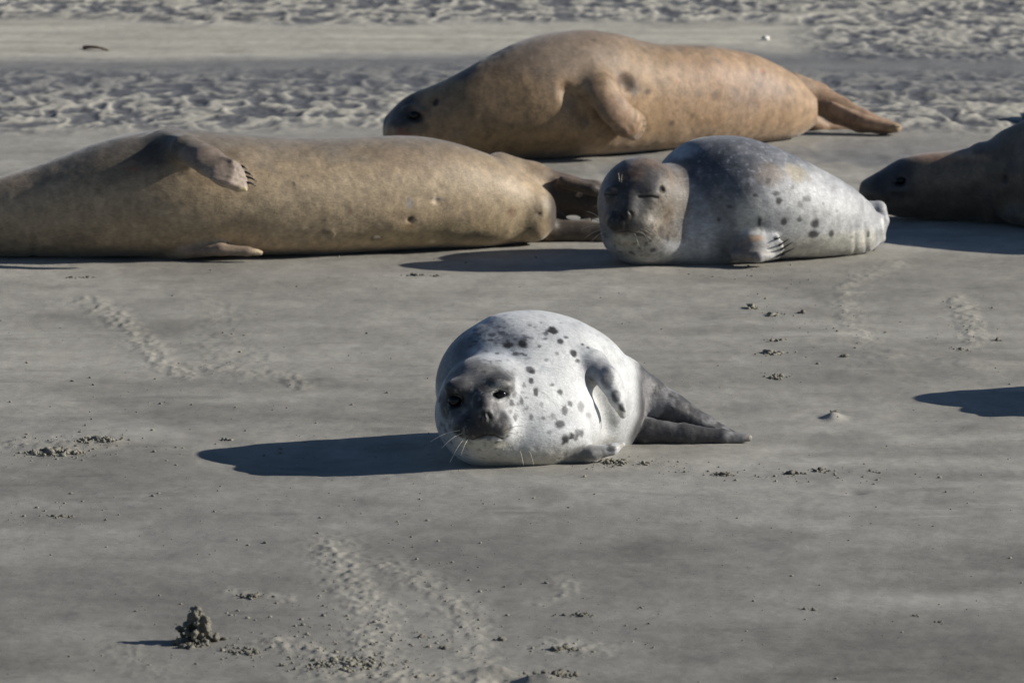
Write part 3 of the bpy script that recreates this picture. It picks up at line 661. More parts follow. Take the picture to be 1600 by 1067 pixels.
        C.blob(1035, 296, 3.5, 6, (.01, .01, .01), .95, .3, .1)
        for x, y, a, b, k in [(1183, 304, 4, 3, .8), (1217, 302, 6, 4, .8), (1221, 312, 5, 6, .95), (1263, 309, 7, 5, .75), (1137, 325, 5, 3, .7), (1124, 347, 3, 3, .9), (1188, 350, 3, 8, .9), (1228, 349, 5, 7, .95),
                              (1253, 344, 5, 4, .8), (1276, 351, 7, 7, .95), (1274, 369, 10, 6, .95), (1303, 366, 4, 6, .9), (1360, 368, 3, 5, .8), (1334, 373, 5, 2, .5), (1019, 395, 5, 4, .8), (1254, 320, 4, 5, .5), (1202, 281, 5, 4, .7),
                              (1240, 290, 4, 3, .6), (1290, 318, 3, 3, .5), (1170, 284, 4, 3, .5), (1310, 330, 3, 3, .4)]:
            C.blob(x, y, a, b, (.045, .045, .045), k, .4, .5)
        C.blob(1165, 390, 26, 20, (.19, .15, .115), .85, .4, .6); C.blob(1190, 385, 14, 16, (.30, .28, .26), .7, .4, .5); C.blob(1180, 369, 14, 5, (.38, .24, .14), .7, .4, .5)
        C.blob(1138, 388, 24, 24, (.10, .095, .09), .7, .5, .3); C.blob(1212, 368, 7, 5, (.55, .54, .52), .7, .4, .3); C.blob(1213, 374, 3, 3, (.04, .04, .04), .8, .4, .3)
        C.mix(sm(1366, 1372, X), (.36, .36, .36), .7); C.blob(1383, 345, 4, 14, (.62, .62, .60), .8, .4, .3)
        C.mix(sm(.03, .0, V[:, 2]), (.25, .23, .19), .5)
    finish_body(F, root, fur('mottled_grey_coat', .5, .2, 1.0, .35, .25, .13), paint, 1, wr, .42)
    cy = q2[1] - .012
    claws([(W(1217, 384, cy), W(1233, 373, cy-.015)), (W(1220, 390, cy), W(1239, 378, cy-.015)), (W(1221, 397, cy), W(1241, 388, cy-.015)), (W(1210, 402, cy), W(1228, 397, cy-.01)), (W(1212, 374, cy), W(1221, 370, cy-.01))], root, org, .0036)
    whisk(F, [(1000, 357, 1042, 385, .05), (996, 360, 1030, 388, .05), (1006, 355, 1036, 378, .05), (992, 362, 1024, 378, .05), (1010, 352, 1030, 374, .04), (990, 363, 998, 384, .04), (1002, 362, 1014, 380, .04),
              (945, 350, 912, 342, .02), (943, 354, 908, 358, .02), (946, 358, 914, 372, .02), (948, 360, 922, 380, .02), (944, 347, 916, 330, .02), (968, 285, 966, 270, .02), (971, 286, 972, 273, .02)], root, org, None, .0008)
    return root
seal2 = seal_sleeping()

# ------------------------------------------------------------------ seal 3: long brown adult on the left
def seal_left():
    F = Field((-1.98, 18.2, -.03), (.34, 19.45, .44), .0056)
    org = np.array([-.75, 18.9, 0.])
    root = seal_root(org, 'long brown grey adult seal on its side with clawed flipper raised, cut by left edge')
    F.tube([(-262, 368, 385, 396), (-250, 352, 392, 398), (-225, 335, 400), (-190, 322, 402), (-150, 315, 402), (-110, 308, 402), (-60, 295, 402), (0, 277, 401), (50, 262, 401), (100, 243, 401), (150, 220, 401), (200, 206, 401), (250, 201, 401), (300, 202, 401),
            (350, 207, 401), (400, 211, 400), (450, 213, 398), (500, 214, 396), (550, 213, 394), (600, 211, 392), (650, 211, 390), (690, 217, 389), (730, 228, 387.5), (770, 243, 386), (800, 256, 383, 385), (825, 270, 377, 383), (842, 286, 370, 381), (853, 303, 358, 380), (859, 322, 340, 379)], .02, 1.0, 2.15, .22, .05)
    Yr = G(850, 384)[1]
    # hind flippers
    F.chain([W(780, 272, Yr+.12), W(830, 284, Yr+.14), W(880, 304, Yr+.15), (W(925, 312, Yr+.15)), W(960, 320, Yr+.15)], [.065, .058, .056, .052, .04], .05, flat=((0, -1, .3), .75))
    F.chain([W(810, 345, Yr+.13), W(860, 360, Yr+.10), W(910, 365, Yr+.10), W(950, 366, Yr+.09)], [.06, .040, .036, .034], .03)
    F.ell(W(838, 335, Yr+.0), (.050, .055, .072), .05)
    F.chain([W(880, 284, Yr+.10), W(925, 296, Yr+.09), W(955, 308, Yr+.1)], [.018, .016, .010], .02)
    # far flipper lying on the sand
    Yf = G(300, 398)[1]
    F.chain([W(240, 392, Yf-.04), W(290, 390, Yf-.12), W(345, 390, Yf-.155), W(385, 393, Yf-.16), W(406, 395, Yf-.16)], [.035, .028, .024, .018, .011], .008, flat=((0, -.6, .8), .8))
    # raised flipper
    Yb = F.hit(300, 275)[1]
    f0 = W(262, 226, Yb+.10); f1 = W(292, 234, Yb-.00); f2 = W(326, 252, Yb-.06); f3 = W(352, 270, Yb-.085); f4 = W(374, 287, Yb-.09)
    F.chain([f0, f1, f2, f3, f4], [.044, .043, .045, .042, .026], .03, flat=((.25, -.85, .45), .38))
    fn = (.25, -.85, .45); tips = [(376, 262), (381, 271), (384, 280), (384, 289), (383, 297)]
    for i, (x, y) in enumerate(tips):
        fx, fy = 346 - i*4, 248 + i*8; F.chain([on_plane(fx, fy, f3, fn, .004), on_plane((fx+x)/2, (fy+y)/2, f3, fn, .014), on_plane(x, y, f4, fn, .005)], [.006, .0085, .0070], .004)
    for (x, y) in [(512, 366), (588, 376), (642, 345), (683, 314), (842, 335)]: F.ell(F.hit(x, y), (.010, .006, .007), .008, op='cut')
    F.floor(-.014, .02)
    def wr(V, N):
        X, Y, D = proj(V); n = noise3(V*6, 4)
        d = -.0035*np.exp(-((X-51-3*n)/5)**2)*sm(285, 320, Y)
        d += .006*fbm3(V*3.6, 2, 23)
        d += .0010*fbm3(V*30, 2, 7) + .0012*np.sin((Y*.8+X*.2)/6+3*n)*sm(250, 380, Y)*sm(200, 300, X)*.4
        for cx, cy in [(512, 366), (588, 376)]:
            r = np.sqrt(((X-cx)/1.3)**2 + (Y-cy)**2); d += .003*np.exp(-((r-6)/2.2)**2)*(N[:, 1] < 0)
        return d
    def paint(C):
        V, N = C.V, C.N; X, Y, D = proj(V)
        C.c[:] = (.315, .250, .165)
        C.mix(sm(-.3, .5, fbm3(V*6, 4, 71)), (.36, .275, .175), .6); C.mix(sm(0., .5, C.nz), (.20, .17, .13), .45)
        C.mix(sm(.24, .36, V[:, 2]+.03*C.nz), (.255, .240, .212), .75)
        C.mix(sm(420, 200, X + 40*C.nz), (.150, .125, .092), .6); C.mix(sm(60, 10, X)*sm(.2, .26, V[:, 2]), (.22, .15, .09), .5)
        C.mix(sm(.22, .5, C.nf)*sm(180, 260, X)*sm(360, 300, X)*sm(230, 280, Y), (.33, .27, .17), .7)
        C.blob(345, 235, 45, 22, (.17, .115, .075), .7, .5, .5); C.blob(245, 235, 40, 22, (.07, .06, .05), .8, .5, .4)
        C.blob(620, 300, 200, 26, (.33, .275, .195), .5, .6, .5); C.blob(700, 370, 160, 20, (.34, .27, .15), .55, .6, .4); C.blob(810, 340, 45, 35, (.33, .275, .18), .5, .6, .3); C.blob(480, 340, 120, 40, (.23, .19, .13), .6, .6, .6)
        C.blob(660, 240, 90, 20, (.215, .17, .125), .5, .6, .6)
        for x, y, a, b, col, k in [(512, 366, 8, 5, (.10, .09, .07), .7), (588, 376, 9, 5, (.12, .10, .08), .8), (590, 375, 5, 3, (.50, .46, .38), .9), (642, 345, 5, 4, (.05, .045, .04), .9), (640, 358, 7, 6, (.30, .19, .09), .5), (683, 314, 8, 4, (.40, .37, .31), .8), (678, 311, 3, 3, (.08, .07, .06), .8),
                                  (642, 320, 6, 8, (.22, .22, .23), .7), (676, 381, 5, 5, (.48, .42, .28), .8), (803, 332, 8, 8, (.20, .12, .08), .6), (842, 335, 6, 7, (.10, .08, .06), .7), (551, 332, 5, 4, (.17, .11, .07), .7), (460, 284, 3, 3, (.05, .045, .04), .7), (509, 346, 3, 2, (.06, .05, .04), .7), (205, 262, 14, 4, (.2, .09, .05), .5),
                                  (854, 330, 5, 14, (.42, .36, .24), .6)]: C.blob(x, y, a, b, col, k, .4, .4)
        rm = random.Random(5)
        for _ in range(46): C.blob(rm.uniform(300, 830), rm.uniform(240, 380), rm.uniform(1.5, 3), rm.uniform(1.2, 2.5), (.09, .075, .06), .5, .4, .4)
        C.blob(330, 250, 50, 34, (.27, .22, .175), .0, .5, .4, .07)
        dv = np.abs((X-262)*.55 - (Y-212)*.80)/22.; onf = sm(1.3, 1., dv)*sm(262, 300, X)*sm(402, 396, X)*(V[:, 1] < f2[1] + .03)*(Y < 306)
        C.mix(onf, (.285, .235, .195), .85); C.blob(384, 298, 9, 5, (.50, .42, .25), .9, .4, .2)
        C.blob(335, 392, 85, 14, (.16, .125, .095), .85, .4, .4, .06); C.blob(404, 391, 7, 5, (.46, .39, .26), .8, .4, .2)
        hf = sm(846, 866, X); C.mix(hf, (.045, .038, .032), .95); C.mix(hf*sm(300, 280, Y)*sm(.0, .4, C.nz), (.24, .18, .13), .6)  # near-black paint on the hind flippers stands for the sleeping seal's shadow
        C.mix(sm(800, 850, X)*sm(290, 275, Y), (.15, .11, .08), .5)
        C.c *= np.array([1.10, 1.04, .98])*lerp(1.28, .62, sm(.17, .34, V[:, 2]))[:, None]*lerp(1., .80, sm(640, 800, X))[:, None]  # back painted darker and lower flank lighter to even out the sun's shading
        C.mix(sm(.15, .55, fbm3(V*np.array([9, 9, 16]), 4, 81, .6)), (.12, .095, .07), .45)
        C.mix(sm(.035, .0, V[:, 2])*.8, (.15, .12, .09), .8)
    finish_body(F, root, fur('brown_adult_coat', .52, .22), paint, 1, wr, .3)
    cp_ = lambda x, y, o: on_plane(x, y, f4, (.25, -.85, .45), o)
    claws([(cp_(373, 261, .006), cp_(385, 267, .010)), (cp_(378, 270, .006), cp_(394, 278, .010)), (cp_(382, 278, .006), cp_(400, 286, .010)), (cp_(382, 287, .006), cp_(399, 293, .010))], root, org, .0052, None, (0, 0, .004))
    return root
seal3 = seal_left()

# ------------------------------------------------------------------ seal 4: tan adult at the back
def seal_back():
    F = Field((-.50, 20.5, -.03), (1.40, 22.9, .46), .0056)
    org = np.array([.4, 21.5, 0.])
    root = seal_root(org, 'rusty tan adult seal lying farthest back with its head turned left')
    F.tube([(601, 196, 216, 247), (606, 178, 228, 249), (616, 163, 240, 250), (635, 150, 248, 250), (660, 140, 251), (690, 129, 252), (715, 114, 251), (745, 97, 250), (780, 78, 248), (820, 60, 247), (865, 49, 246), (910, 46, 245), (950, 50, 242), (990, 61, 239), (1025, 69, 236), (1060, 70, 233), (1110, 71, 229),
            (1150, 78, 226), (1190, 90, 223), (1225, 106, 219), (1250, 120, 214, 217), (1265, 135, 208, 215), (1273, 152, 196, 214), (1277, 165, 182, 213)], .02, .98, 2.1)
    Yr = G(1260, 213)[1]
    F.ell(W(632, 205, G(640, 249)[1]-.06), (.06, .08, .055), .04)         # muzzle half hidden by the seal in front
    F.chain([W(1235, 138, Yr+.10), W(1275, 152, Yr+.12), W(1310, 172, Yr+.10), W(1345, 189, Yr+.06), W(1380, 198, Yr+.04), W(1402, 200, Yr+.03)], [.055, .050, .044, .036, .023, .014], .035, flat=((0, -1, .25), .7))
    for dy in (-5, 2, 8): F.chain([W(1300, 168+dy, Yr+.06), W(1350, 190+dy*.6, Yr+.03), W(1400, 200+dy*.35, Yr+.01)], [.010, .011, .008], .012)
    F.chain([W(1255, 185, Yr+.16), W(1290, 200, Yr+.2), W(1330, 205, Yr+.2)], [.03, .02, .012], .02)
    f0 = F.hit(925, 125, -.03); f1 = F.hit(940, 142, .02); f2 = F.hit(958, 168, .055); f3 = F.hit(978, 192, .06); f4 = F.hit(990, 204, .05)
    F.chain([f0, f1, f2, f3, f4], [.060, .056, .053, .046, .030], .03, flat=((.3, -.9, .3), .5))
    for i, (x, y) in enumerate([(1003, 185), (1005, 193), (1003, 201), (998, 208), (988, 213)]):
        F.chain([on_plane(962-i*5, 158+i*6, f3, (.3, -.9, .3), .018), on_plane(x-14, y-8, f3, (.3, -.9, .3), .020), on_plane(x, y, f4, (.3, -.9, .3), .006)], [.008, .011, .009], .010)
    F.chain([F.hit(885, 142), F.hit(895, 160), F.hit(915, 185)], [.008, .012, .008], .04, op='cut')
    F.ell(F.hit(980, 130), (.020, .015, .02), .03, op='cut')
    eP = F.hit(647, 181); F.ell(eP, (.022, .010, .016), .012, op='cut'); F.ell(F.hit(678, 160), (.007, .012, .010), .006, op='cut')
    F.chain([F.hit(632, 170, .0), F.hit(648, 165, .002), F.hit(662, 174, 0)], [.006]*3, .012)
    F.floor(-.014, .02)
    def wr(V, N):
        X, Y, D = proj(V); n = noise3(V*7, 4)
        d = .0016*fbm3(V*20, 2, 6)*sm(680, 720, X)*sm(900, 820, X) + .003*fbm3(V*14, 3, 6)*sm(900, 950, X)*sm(1280, 1200, X)
        d += .006*fbm3(V*3.8, 2, 29)
        return d
    def paint(C):
        V, N = C.V, C.N; X, Y, D = proj(V)
        C.c[:] = (.40, .27, .155)
        C.mix(sm(-.2, .5, fbm3(V*5, 4, 71)), (.44, .315, .19), .6); C.mix(sm(.0, .5, C.nz), (.31, .215, .135), .5)
        C.mix(sm(1000, 1120, X + 40*C.nz)*.8, (.48, .335, .215), .7)
        C.mix(sm(.28, .40, V[:, 2]+.05*C.nz), (.36, .29, .23), .6)
        C.blob(880, 90, 90, 32, (.30, .25, .21), .6, .6, .8); C.blob(1180, 140, 60, 30, (.36, .27, .22), .6, .6, .8); C.blob(1110, 120, 70, 30, (.42, .27, .17), .5, .6, .8)
        C.blob(760, 180, 80, 60, (.28, .195, .11), .6, .6, .5); C.blob(850, 220, 120, 20, (.30, .205, .10), .6, .6, .4)
        C.blob(722, 112, 26, 9, (.14, .13, .13), .7, .5, .5)
        C.blob(975, 128, 22, 14, (.13, .11, .10), .75, .5, .6); C.blob(992, 138, 12, 10, (.10, .085, .07), .7, .5, .5)
        for x, y, a, b, k in [(1015, 145, 7, 4, .9), (1122, 150, 10, 8, .6), (1152, 145, 12, 7, .4), (1052, 195, 5, 4, .7), (1170, 200, 6, 5, .6), (1195, 112, 7, 4, .6), (1060, 160, 4, 3, .5), (1190, 135, 8, 8, .4), (1085, 180, 5, 3, .4), (845, 170, 4, 4, .5), (800, 200, 5, 4, .5), (1240, 150, 10, 16, .35), (930, 60, 5, 3, .6)]:
            C.blob(x, y, a, b, (.10, .07, .055), k, .5, .6)
        C.blob(1195, 110, 6, 3, (.35, .12, .07), .6, .4, .4); C.blob(1172, 198, 4, 8, (.25, .10, .05), .6, .4, .4)
        C.mix(sm(1265, 1290, X), (.42, .28, .19), .7); C.mix(sm(1280, 1290, X)*sm(.1, .4, C.nz), (.25, .16, .12), .6); C.blob(1395, 198, 10, 6, (.46, .34, .18), .7, .4, .4)
        # head: dark crown and muzzle
        C.mix(sm(668, 640, X + 10*C.nz + .0*Y)*sm(205, 190, Y+ (640-X)*.0), (.058, .055, .056), .95); C.blob(622, 175, 20, 30, (.05, .05, .053), .9, .3, .3)
        C.blob(632, 205, 14, 7, (.20, .09, .055), .9, .4, .4); C.blob(655, 200, 20, 9, (.16, .125, .085), .8, .5, .4); C.blob(652, 168, 14, 5, (.17, .14, .12), .8, .4, .4); C.blob(665, 172, 6, 10, (.19, .14, .11), .6, .4, .4)
        C.blob(647, 182, 14, 9, (.02, .019, .019), .9, .3, .2); C.blob(678, 160, 5, 7, (.015, .012, .01), .95, .3, .1); C.blob(690, 165, 10, 14, (.36, .25, .16), .5, .5, .4)
        C.blob(970, 175, 34, 40, (.37, .25, .18), .6, .5, .6, .05)
        for x, y in [(1003, 185), (1005, 194), (1003, 202), (996, 210)]: C.blob(x, y, 5, 4, (.52, .38, .27), .7, .4, .4)
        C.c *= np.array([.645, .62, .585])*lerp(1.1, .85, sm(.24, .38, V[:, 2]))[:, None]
        C.mix(sm(.1, .5, fbm3(V*np.array([8, 8, 12]), 4, 81, .6)), (.22, .125, .07), .35); C.mix(sm(.15, .5, fbm3(V*11, 4, 85, .6)), (.13, .11, .09), .45); C.mix(sm(.2, .5, fbm3(V*13, 4, 87, .6))*sm(1000, 1100, X), (.36, .25, .16), .6)
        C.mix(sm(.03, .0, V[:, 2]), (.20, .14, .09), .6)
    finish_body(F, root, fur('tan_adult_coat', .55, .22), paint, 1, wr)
    sphere_part('eye', eP + [0, .010, 0], .0155, M_EYE, root, org, (1.1, .8, .85))
    y = f4[1] - .012
    claws([(W(1001, 184, y), W(1009, 190, y-.006)), (W(1003, 193, y), W(1010, 199, y-.006)), (W(1001, 202, y), W(1007, 208, y-.006)), (W(1396, 197, Yr+.0), W(1409, 198, Yr+.0))], root, org, .0045, M_PALECLAW)
    return root
seal4 = seal_back()

# ------------------------------------------------------------------ seal 5: dark seal at the right edge
def seal_right():
    F = Field((.96, 18.4, -.03), (2.9, 20.6, .46), .0062)
    org = np.array([1.9, 19.7, 0.])
    root = seal_root(org, 'dark seal in its own shade with rusty crown, cut by the right edge')
    F.tube([(1349, 293, 304, 338), (1353, 286, 313, 339), (1362, 277, 324, 340), (1378, 264, 334, 341), (1400, 250, 340, 342), (1425, 241, 342), (1460, 237, 343), (1495, 234, 344), (1525, 226, 345), (1555, 211, 346), (1590, 191, 348), (1640, 168, 352),
            (1700, 155, 358), (1780, 152, 368), (1880, 160, 380), (1980, 176, 390), (2080, 202, 396), (2160, 232, 398), (2210, 262, 396), (2235, 295, 386), (2245, 325, 366)], .02, 1.0, 2.1)
    Yn = G(1360, 339)[1]
    F.ell(W(1372, 300, Yn-.02), (.05, .06, .035), .04); F.ell(W(1405, 296, Yn+.0), (.03, .05, .03), .03)
    Yq = G(2200, 397)[1]; F.chain([W(2180, 330, Yq+.1), W(2260, 360, Yq+.1), W(2320, 376, Yq+.1)], [.07, .04, .015], .04); F.chain([W(2180, 360, Yq), W(2250, 375, Yq-.03), W(2310, 382, Yq-.04)], [.05, .03, .015], .03)
    e = F.hit(1406, 283); F.ell(e, (.020, .012, .011), .010, op='cut'); F.chain([F.hit(1394, 296), F.hit(1408, 299), F.hit(1420, 295)], [.006]*3, .012)
    F.chain([F.hit(1358, 312), F.hit(1372, 318), F.hit(1388, 316)], [.003]*3, .006, op='cut')
    F.ell(F.hit(1568, 281), (.010, .006, .012), .01, op='cut')
    F.chain([F.hit(1580, 330, -.02), F.hit(1615, 338, .02), F.hit(1660, 345, .02)], [.035, .028, .015], .02)
    F.floor(-.014, .02)
    def wr(V, N):
        X, Y, D = proj(V); n = noise3(V*7, 4)
        return .003*np.sin(X/9. + 4*n)*sm(1480, 1520, X)
    def paint(C):
        V, N = C.V, C.N; X, Y, D = proj(V)
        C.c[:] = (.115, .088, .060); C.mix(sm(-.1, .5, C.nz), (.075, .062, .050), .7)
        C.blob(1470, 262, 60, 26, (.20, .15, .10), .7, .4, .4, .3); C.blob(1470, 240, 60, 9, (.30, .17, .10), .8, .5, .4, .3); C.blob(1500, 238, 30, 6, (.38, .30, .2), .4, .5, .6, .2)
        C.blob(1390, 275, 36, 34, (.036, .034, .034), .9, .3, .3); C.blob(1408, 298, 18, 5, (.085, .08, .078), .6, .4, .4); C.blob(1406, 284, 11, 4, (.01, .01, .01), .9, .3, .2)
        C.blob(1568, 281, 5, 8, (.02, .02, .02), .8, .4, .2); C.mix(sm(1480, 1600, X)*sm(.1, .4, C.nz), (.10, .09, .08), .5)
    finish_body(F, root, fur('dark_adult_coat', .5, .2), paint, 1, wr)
    sphere_part('eye', e + [0, .008, 0], .013, M_EYE, root, org, (1.2, .8, .8))
    return root
seal5 = seal_right()
def copy_thing(root, loc, label):
    r = root.copy(); COL.objects.link(r); r.location = loc; r['label'] = label
    for ch in list(root.children):
        c = ch.copy(); COL.objects.link(c); c.parent = r
    return r
l1 = np.array(seal1.location); p = G(1415, 618) - G(306, 700); copy_thing(seal1, l1 + [p[0], p[1], 0], 'spotted seal just beyond the right edge, only its pointed shadow showing mid frame')
l2 = np.array(seal2.location); p = G(1550, 187) - G(640, 410); copy_thing(seal2, l2 + [p[0], p[1], 0], 'seal beyond the upper right edge, only the tip of its shadow showing')

# ------------------------------------------------------------------ sand clods, crumbs, small finds
M_CLOD = sand_mat('clod_sand', False, (.235, .220, .175)); M_CLODD = sand_mat('clod_dark_sand', False, (.17, .158, .125))
ICO_V = []; ICO_F = []
def ico(sub=1):
    t = (1+5**.5)/2
    V = [(-1, t, 0), (1, t, 0), (-1, -t, 0), (1, -t, 0), (0, -1, t), (0, 1, t), (0, -1, -t), (0, 1, -t), (t, 0, -1), (t, 0, 1), (-t, 0, -1), (-t, 0, 1)]
    F = [(0, 11, 5), (0, 5, 1), (0, 1, 7), (0, 7, 10), (0, 10, 11), (1, 5, 9), (5, 11, 4), (11, 10, 2), (10, 7, 6), (7, 1, 8), (3, 9, 4), (3, 4, 2), (3, 2, 6), (3, 6, 8), (3, 8, 9), (4, 9, 5), (2, 4, 11), (6, 2, 10), (8, 6, 7), (9, 8, 1)]
    V = [np.array(v)/np.linalg.norm(v) for v in V]
    for _ in range(sub):
        mid = {}; NF = []
        def m(a, b):
            k = (min(a, b), max(a, b))
            if k not in mid: q = V[a]+V[b]; V.append(q/np.linalg.norm(q)); mid[k] = len(V)-1
            return mid[k]
        for a, b, c in F: ab, bc, ca = m(a, b), m(b, c), m(c, a); NF += [(a, ab, ca), (b, bc, ab), (c, ca, bc), (ab, bc, ca)]
        F = NF
    return np.array(V), np.array(F)
IV0, IF0 = ico(0); IV1, IF1 = ico(1); IV2, IF2 = ico(2)
rng = np.random.default_rng(11)
def lump(c, r, lv=1, flat=.65):
    V, F = ((IV0, IF0), (IV1, IF1), (IV2, IF2))[lv]
    s = r*np.array([rng.uniform(.75, 1.3), rng.uniform(.75, 1.3), rng.uniform(.55, .95)*flat/.65])
    n = 1 + .95*fbm3(V*2.3 + rng.uniform(0, 90), 2, 5); a = rng.uniform(0, 6.28); q = V*n[:, None]*s
    q = np.stack([q[:, 0]*math.cos(a) - q[:, 1]*math.sin(a), q[:, 0]*math.sin(a) + q[:, 1]*math.cos(a), q[:, 2]], 1)
    return q + c, F
def join(lst):
    Vs, Fs, o = [], [], 0
    for V, F in lst: Vs.append(V); Fs.append(F + o); o += len(V)
    return np.concatenate(Vs), np.concatenate(Fs)
def gpt(px, py):
    g = G(px, py); return np.array([g[0], g[1], ground_z(g[0], g[1])])
def clump(px, py, rx, ry, n, r, label, dark=False, pile=0., name='sand_clump'):
    o = gpt(px, py); s = S(o[1]); L = []
    for _ in range(n):
        a, q = rng.uniform(0, 6.28), rng.uniform(0, 1)**.6
        dx = math.cos(a)*q*rx/s; dy = math.sin(a)*q*ry/(s*.165); rr = r*.78*rng.uniform(.3, 1.2)*(1.15 - .5*q)
        L.append(lump(o + [dx, dy, rr*.1 + .75*pile*(1-q)*rng.uniform(.0, 1)], rr, 1))
    for _ in range(n):
        a, q = rng.uniform(0, 6.28), rng.uniform(0, 1.7); rr = rng.uniform(.0012, .0032); L.append(lump(o + [math.cos(a)*q*rx/s, math.sin(a)*q*ry/(s*.165), rr*.2], rr, 1))
    V, F = join(L); ob = mesh_obj(name, V, F, M_CLODD if dark else M_CLOD, origin=o, smooth=False); tag(ob, label, 'sand clump', 'loose clumps of damp sand')
def tall_lump(px, py, label):
    o = gpt(px, py); F = Field(o + [-.065, -.08, -.01], o + [.065, .08, .10], .0022)
    rr = random.Random(3)
    for i in range(130):
        t = rr.random()**1.6; z = .068*t; sp_ = (1-t)**.7
        c = o + [-.006 + .036*sp_*rr.gauss(0, .6) + .004*t, .034*sp_*rr.gauss(0, .6), z]
        F.ell(c, (rr.uniform(.003, .010), rr.uniform(.003, .010), rr.uniform(.003, .009)), .003)
    for i in range(60):
        c = o + [rr.uniform(-.045, .045), rr.uniform(-.06, -.0), rr.uniform(.005, .07)]; F.ell(c, rr.uniform(.004, .009), .003, op='cut')
    V, Q = F.mesh(); N = normals(V, Q); V = V + N*(.005*fbm3(V*90, 2, 2, .7) + .0045*fbm3(V*260, 3, 9, .8))[:, None]
    tag(mesh_obj('sand_clump', V, Q, M_CLODD, origin=o, smooth=False), label, 'sand clump', 'loose clumps of damp sand')
tall_lump(312, 1003, 'tall ragged lump of dark sand standing near the bottom left corner')
CL = [
      (292, 1010, 26, 3, 14, .011, 'flat dark sand slab at the foot of the tall ragged lump', True, .01),
      (960, 724, 24, 4, 34, .008, 'crumbled sand heap right beside the front seal\'s lower flipper', False, .012),
      (1006, 726, 14, 2.5, 10, .006, 'few crumbs of sand just right of the heap at the seal\'s flipper', False, .004),
      (1205, 553, 17, 3, 24, .011, 'largest sand heap in the chain below the sleeping seal', False, .014),
      (1212, 590, 17, 4, 14, .0085, 'broken sand heap lowest in the chain above the front seal\'s hind flippers', False, .008),
      (1175, 482, 12, 4, 16, .009, 'yellowish sand heap at the upper end of the chain below the sleeping seal', False, .012),
      (1208, 494, 14, 3, 14, .009, 'sand heap stepping down right of the yellowish heap', False, .009),
      (1254, 491, 6, 1.5, 4, .008, 'small dark clod right of the stepped sand heaps', True, .004),
      (1212, 534, 14, 2, 9, .007, 'short row of sand clods above the largest heap', False, .005),
      (1322, 561, 8, 1.5, 5, .009, 'lone dark clod right of the largest heap', True, .004),
      (1303, 651, 6, 1.5, 6, .008, 'rounded sand mound standing alone right of the front seal\'s hind flippers', False, .008),
      (648, 429, 16, 2, 9, .0085, 'dark clods left of the sleeping seal\'s shadow tip', True, .006),
      (682, 430, 10, 1.5, 5, .007, 'smaller clods under the sleeping seal\'s shadow tip', True, .004),
      (125, 434, 24, 1.5, 9, .0065, 'row of small dark clods under the long brown seal at left', True, .003),
      (90, 708, 44, 6, 60, .010, 'wide crumbly sand heap at the left edge, level with the front seal', False, .014),
      (150, 694, 34, 4, 34, .008, 'right end of the crumbly heap at the left edge', False, .008),
      (355, 685, 10, 1.5, 6, .007, 'small clod cluster left of the front seal\'s shadow', False, .004),
      (95, 808, 22, 2.5, 12, .006, 'thin streak of sand crumbs below the left heap', True, .003),
      (1285, 736, 14, 2.5, 10, .008, 'small clods in the row right of the front seal, middle of the row', True, .006),
      (1240, 740, 13, 2, 12, .008, 'clods halfway along the row right of the front seal', True, .006),
      (1132, 741, 20, 2, 14, .0075, 'left clods of the row right of the front seal', True, .006),
      (1365, 737, 8, 2, 5, .007, 'last clods at the right end of the row right of the front seal', True, .004),
      (880, 1012, 22, 2.5, 16, .010, 'dark flat clods near the bottom centre', True, .008),
      (905, 961, 26, 2, 12, .008, 'dark streak of clods below centre, above the bottom centre clods', True, .005),
      (785, 996, 10, 1.6, 5, .008, 'small pair of clods left of the bottom centre clods', True, .004),
      (695, 1010, 12, 1.6, 5, .009, 'flat dark clod left of the bottom centre pair', True, .003),
      (660, 994, 12, 1.6, 5, .008, 'small clod just above the flat dark clod at bottom centre', True, .003),
      (540, 1040, 62, 12, 120, .0075, 'broad scatter of broken sand at the bottom, right of the tall lump', False, .006),
      (395, 932, 22, 3, 12, .007, 'small scraped crumbs above right of the tall ragged lump', True, .003),
      (380, 1018, 30, 6, 26, .0075, 'crumbs trailing right from the tall ragged lump', True, .003),
      (1265, 953, 14, 1.5, 5, .007, 'dark specks of sand at lower right', True, .002),
      (1430, 963, 8, 1.2, 4, .008, 'dark clod pair at the far lower right', True, .003),
      (1466, 972, 10, 2.5, 4, .006, 'two faint clods right of the lower right clod pair', True, .002),
      (865, 1062, 40, 3, 20, .009, 'clods along the edge of the scooped hollow at the bottom', True, .006),
      (1500, 548, 14, 3, 8, .006, 'crumbs beside the rubbed patch at the right', False, .003),
      (1560, 533, 6, 1, 3, .009, 'dark clod near the right edge above the shadow', True, .003)]
for c in CL: clump(*c)
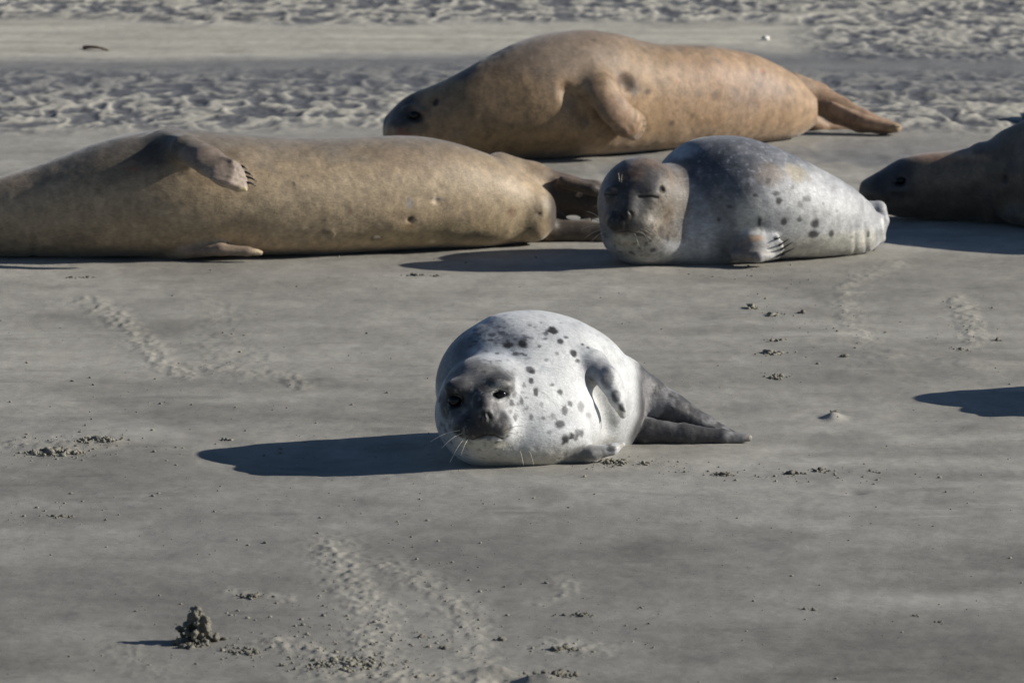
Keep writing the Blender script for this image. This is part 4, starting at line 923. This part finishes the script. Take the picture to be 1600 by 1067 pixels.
for o_ in list(COL.objects):
    if o_.name in ('sand_clump.028', 'sand_clump.015', 'sand_clump.030'): o_['kind'] = 'stuff'
# uncountable crumbs
Ls = []
def scatter(n, f, r0, r1):
    for _ in range(n):
        px, py = f(); o = gpt(px, py)
        if o[1] < 30: r = r0*(r1/r0)**(rng.uniform()**2.2); Ls.append(lump(o + [0, 0, r*.2], r, 0))
scatter(650, lambda: (rng.uniform(-150, 1750), 415 + 680*rng.uniform()**.8), .0010, .0038)
for cx, cy, sx, sy, n in [(560, 1010, 90, 40, 260), (400, 1000, 90, 30, 110), (700, 960, 60, 60, 110), (1230, 500, 50, 40, 70), (1240, 742, 110, 7, 110), (100, 700, 90, 12, 130), (300, 560, 110, 30, 60), (890, 990, 70, 40, 90), (1330, 520, 40, 25, 50), (1510, 510, 30, 22, 60),
                          (1000, 726, 60, 5, 50), (560, 800, 200, 50, 110), (560, 700, 160, 8, 40), (80, 800, 80, 12, 40), (500, 402, 260, 5, 60), (1180, 425, 60, 12, 40), (270, 640, 200, 18, 40)]:
    scatter(n, lambda: (rng.normal(cx, sx), max(380, rng.normal(cy, sy))), .0010, .0050)
V, F = join(Ls); tag(mesh_obj('sand_crumbs', V, F, M_CLOD, smooth=False), 'fine crumbs of sand scattered over the flat', 'sand crumbs', kind='stuff')
# small brown twig and a white shell far back
o = gpt(150, 76); b = gpt(169, 80); Vt, Ft = lathe_between(o + [-.045, 0, .006], b + [0, 0, .003], .007, .003, 7, 5, (0, 0, .006))
e_ = bpy.data.objects.new('x', None); tw = poly_obj('twig', Vt, Ft, plain('weathered_wood', (.14, .07, .035), .8, .3, 90), None, o); tw.location = o; tag(tw, 'small brown stick lying on the pale sand band at upper left', 'stick'); bpy.data.objects.remove(e_)
o = gpt(1197, 63); V, F = lump(np.array([0, 0, .008]), .011, 2); F_ = F
sh = mesh_obj('shell', V + o, F_, plain('shell_white', (.75, .72, .66), .5, .1, 60), origin=o); tag(sh, 'tiny white shell on the pale band above the tan seal', 'shell')
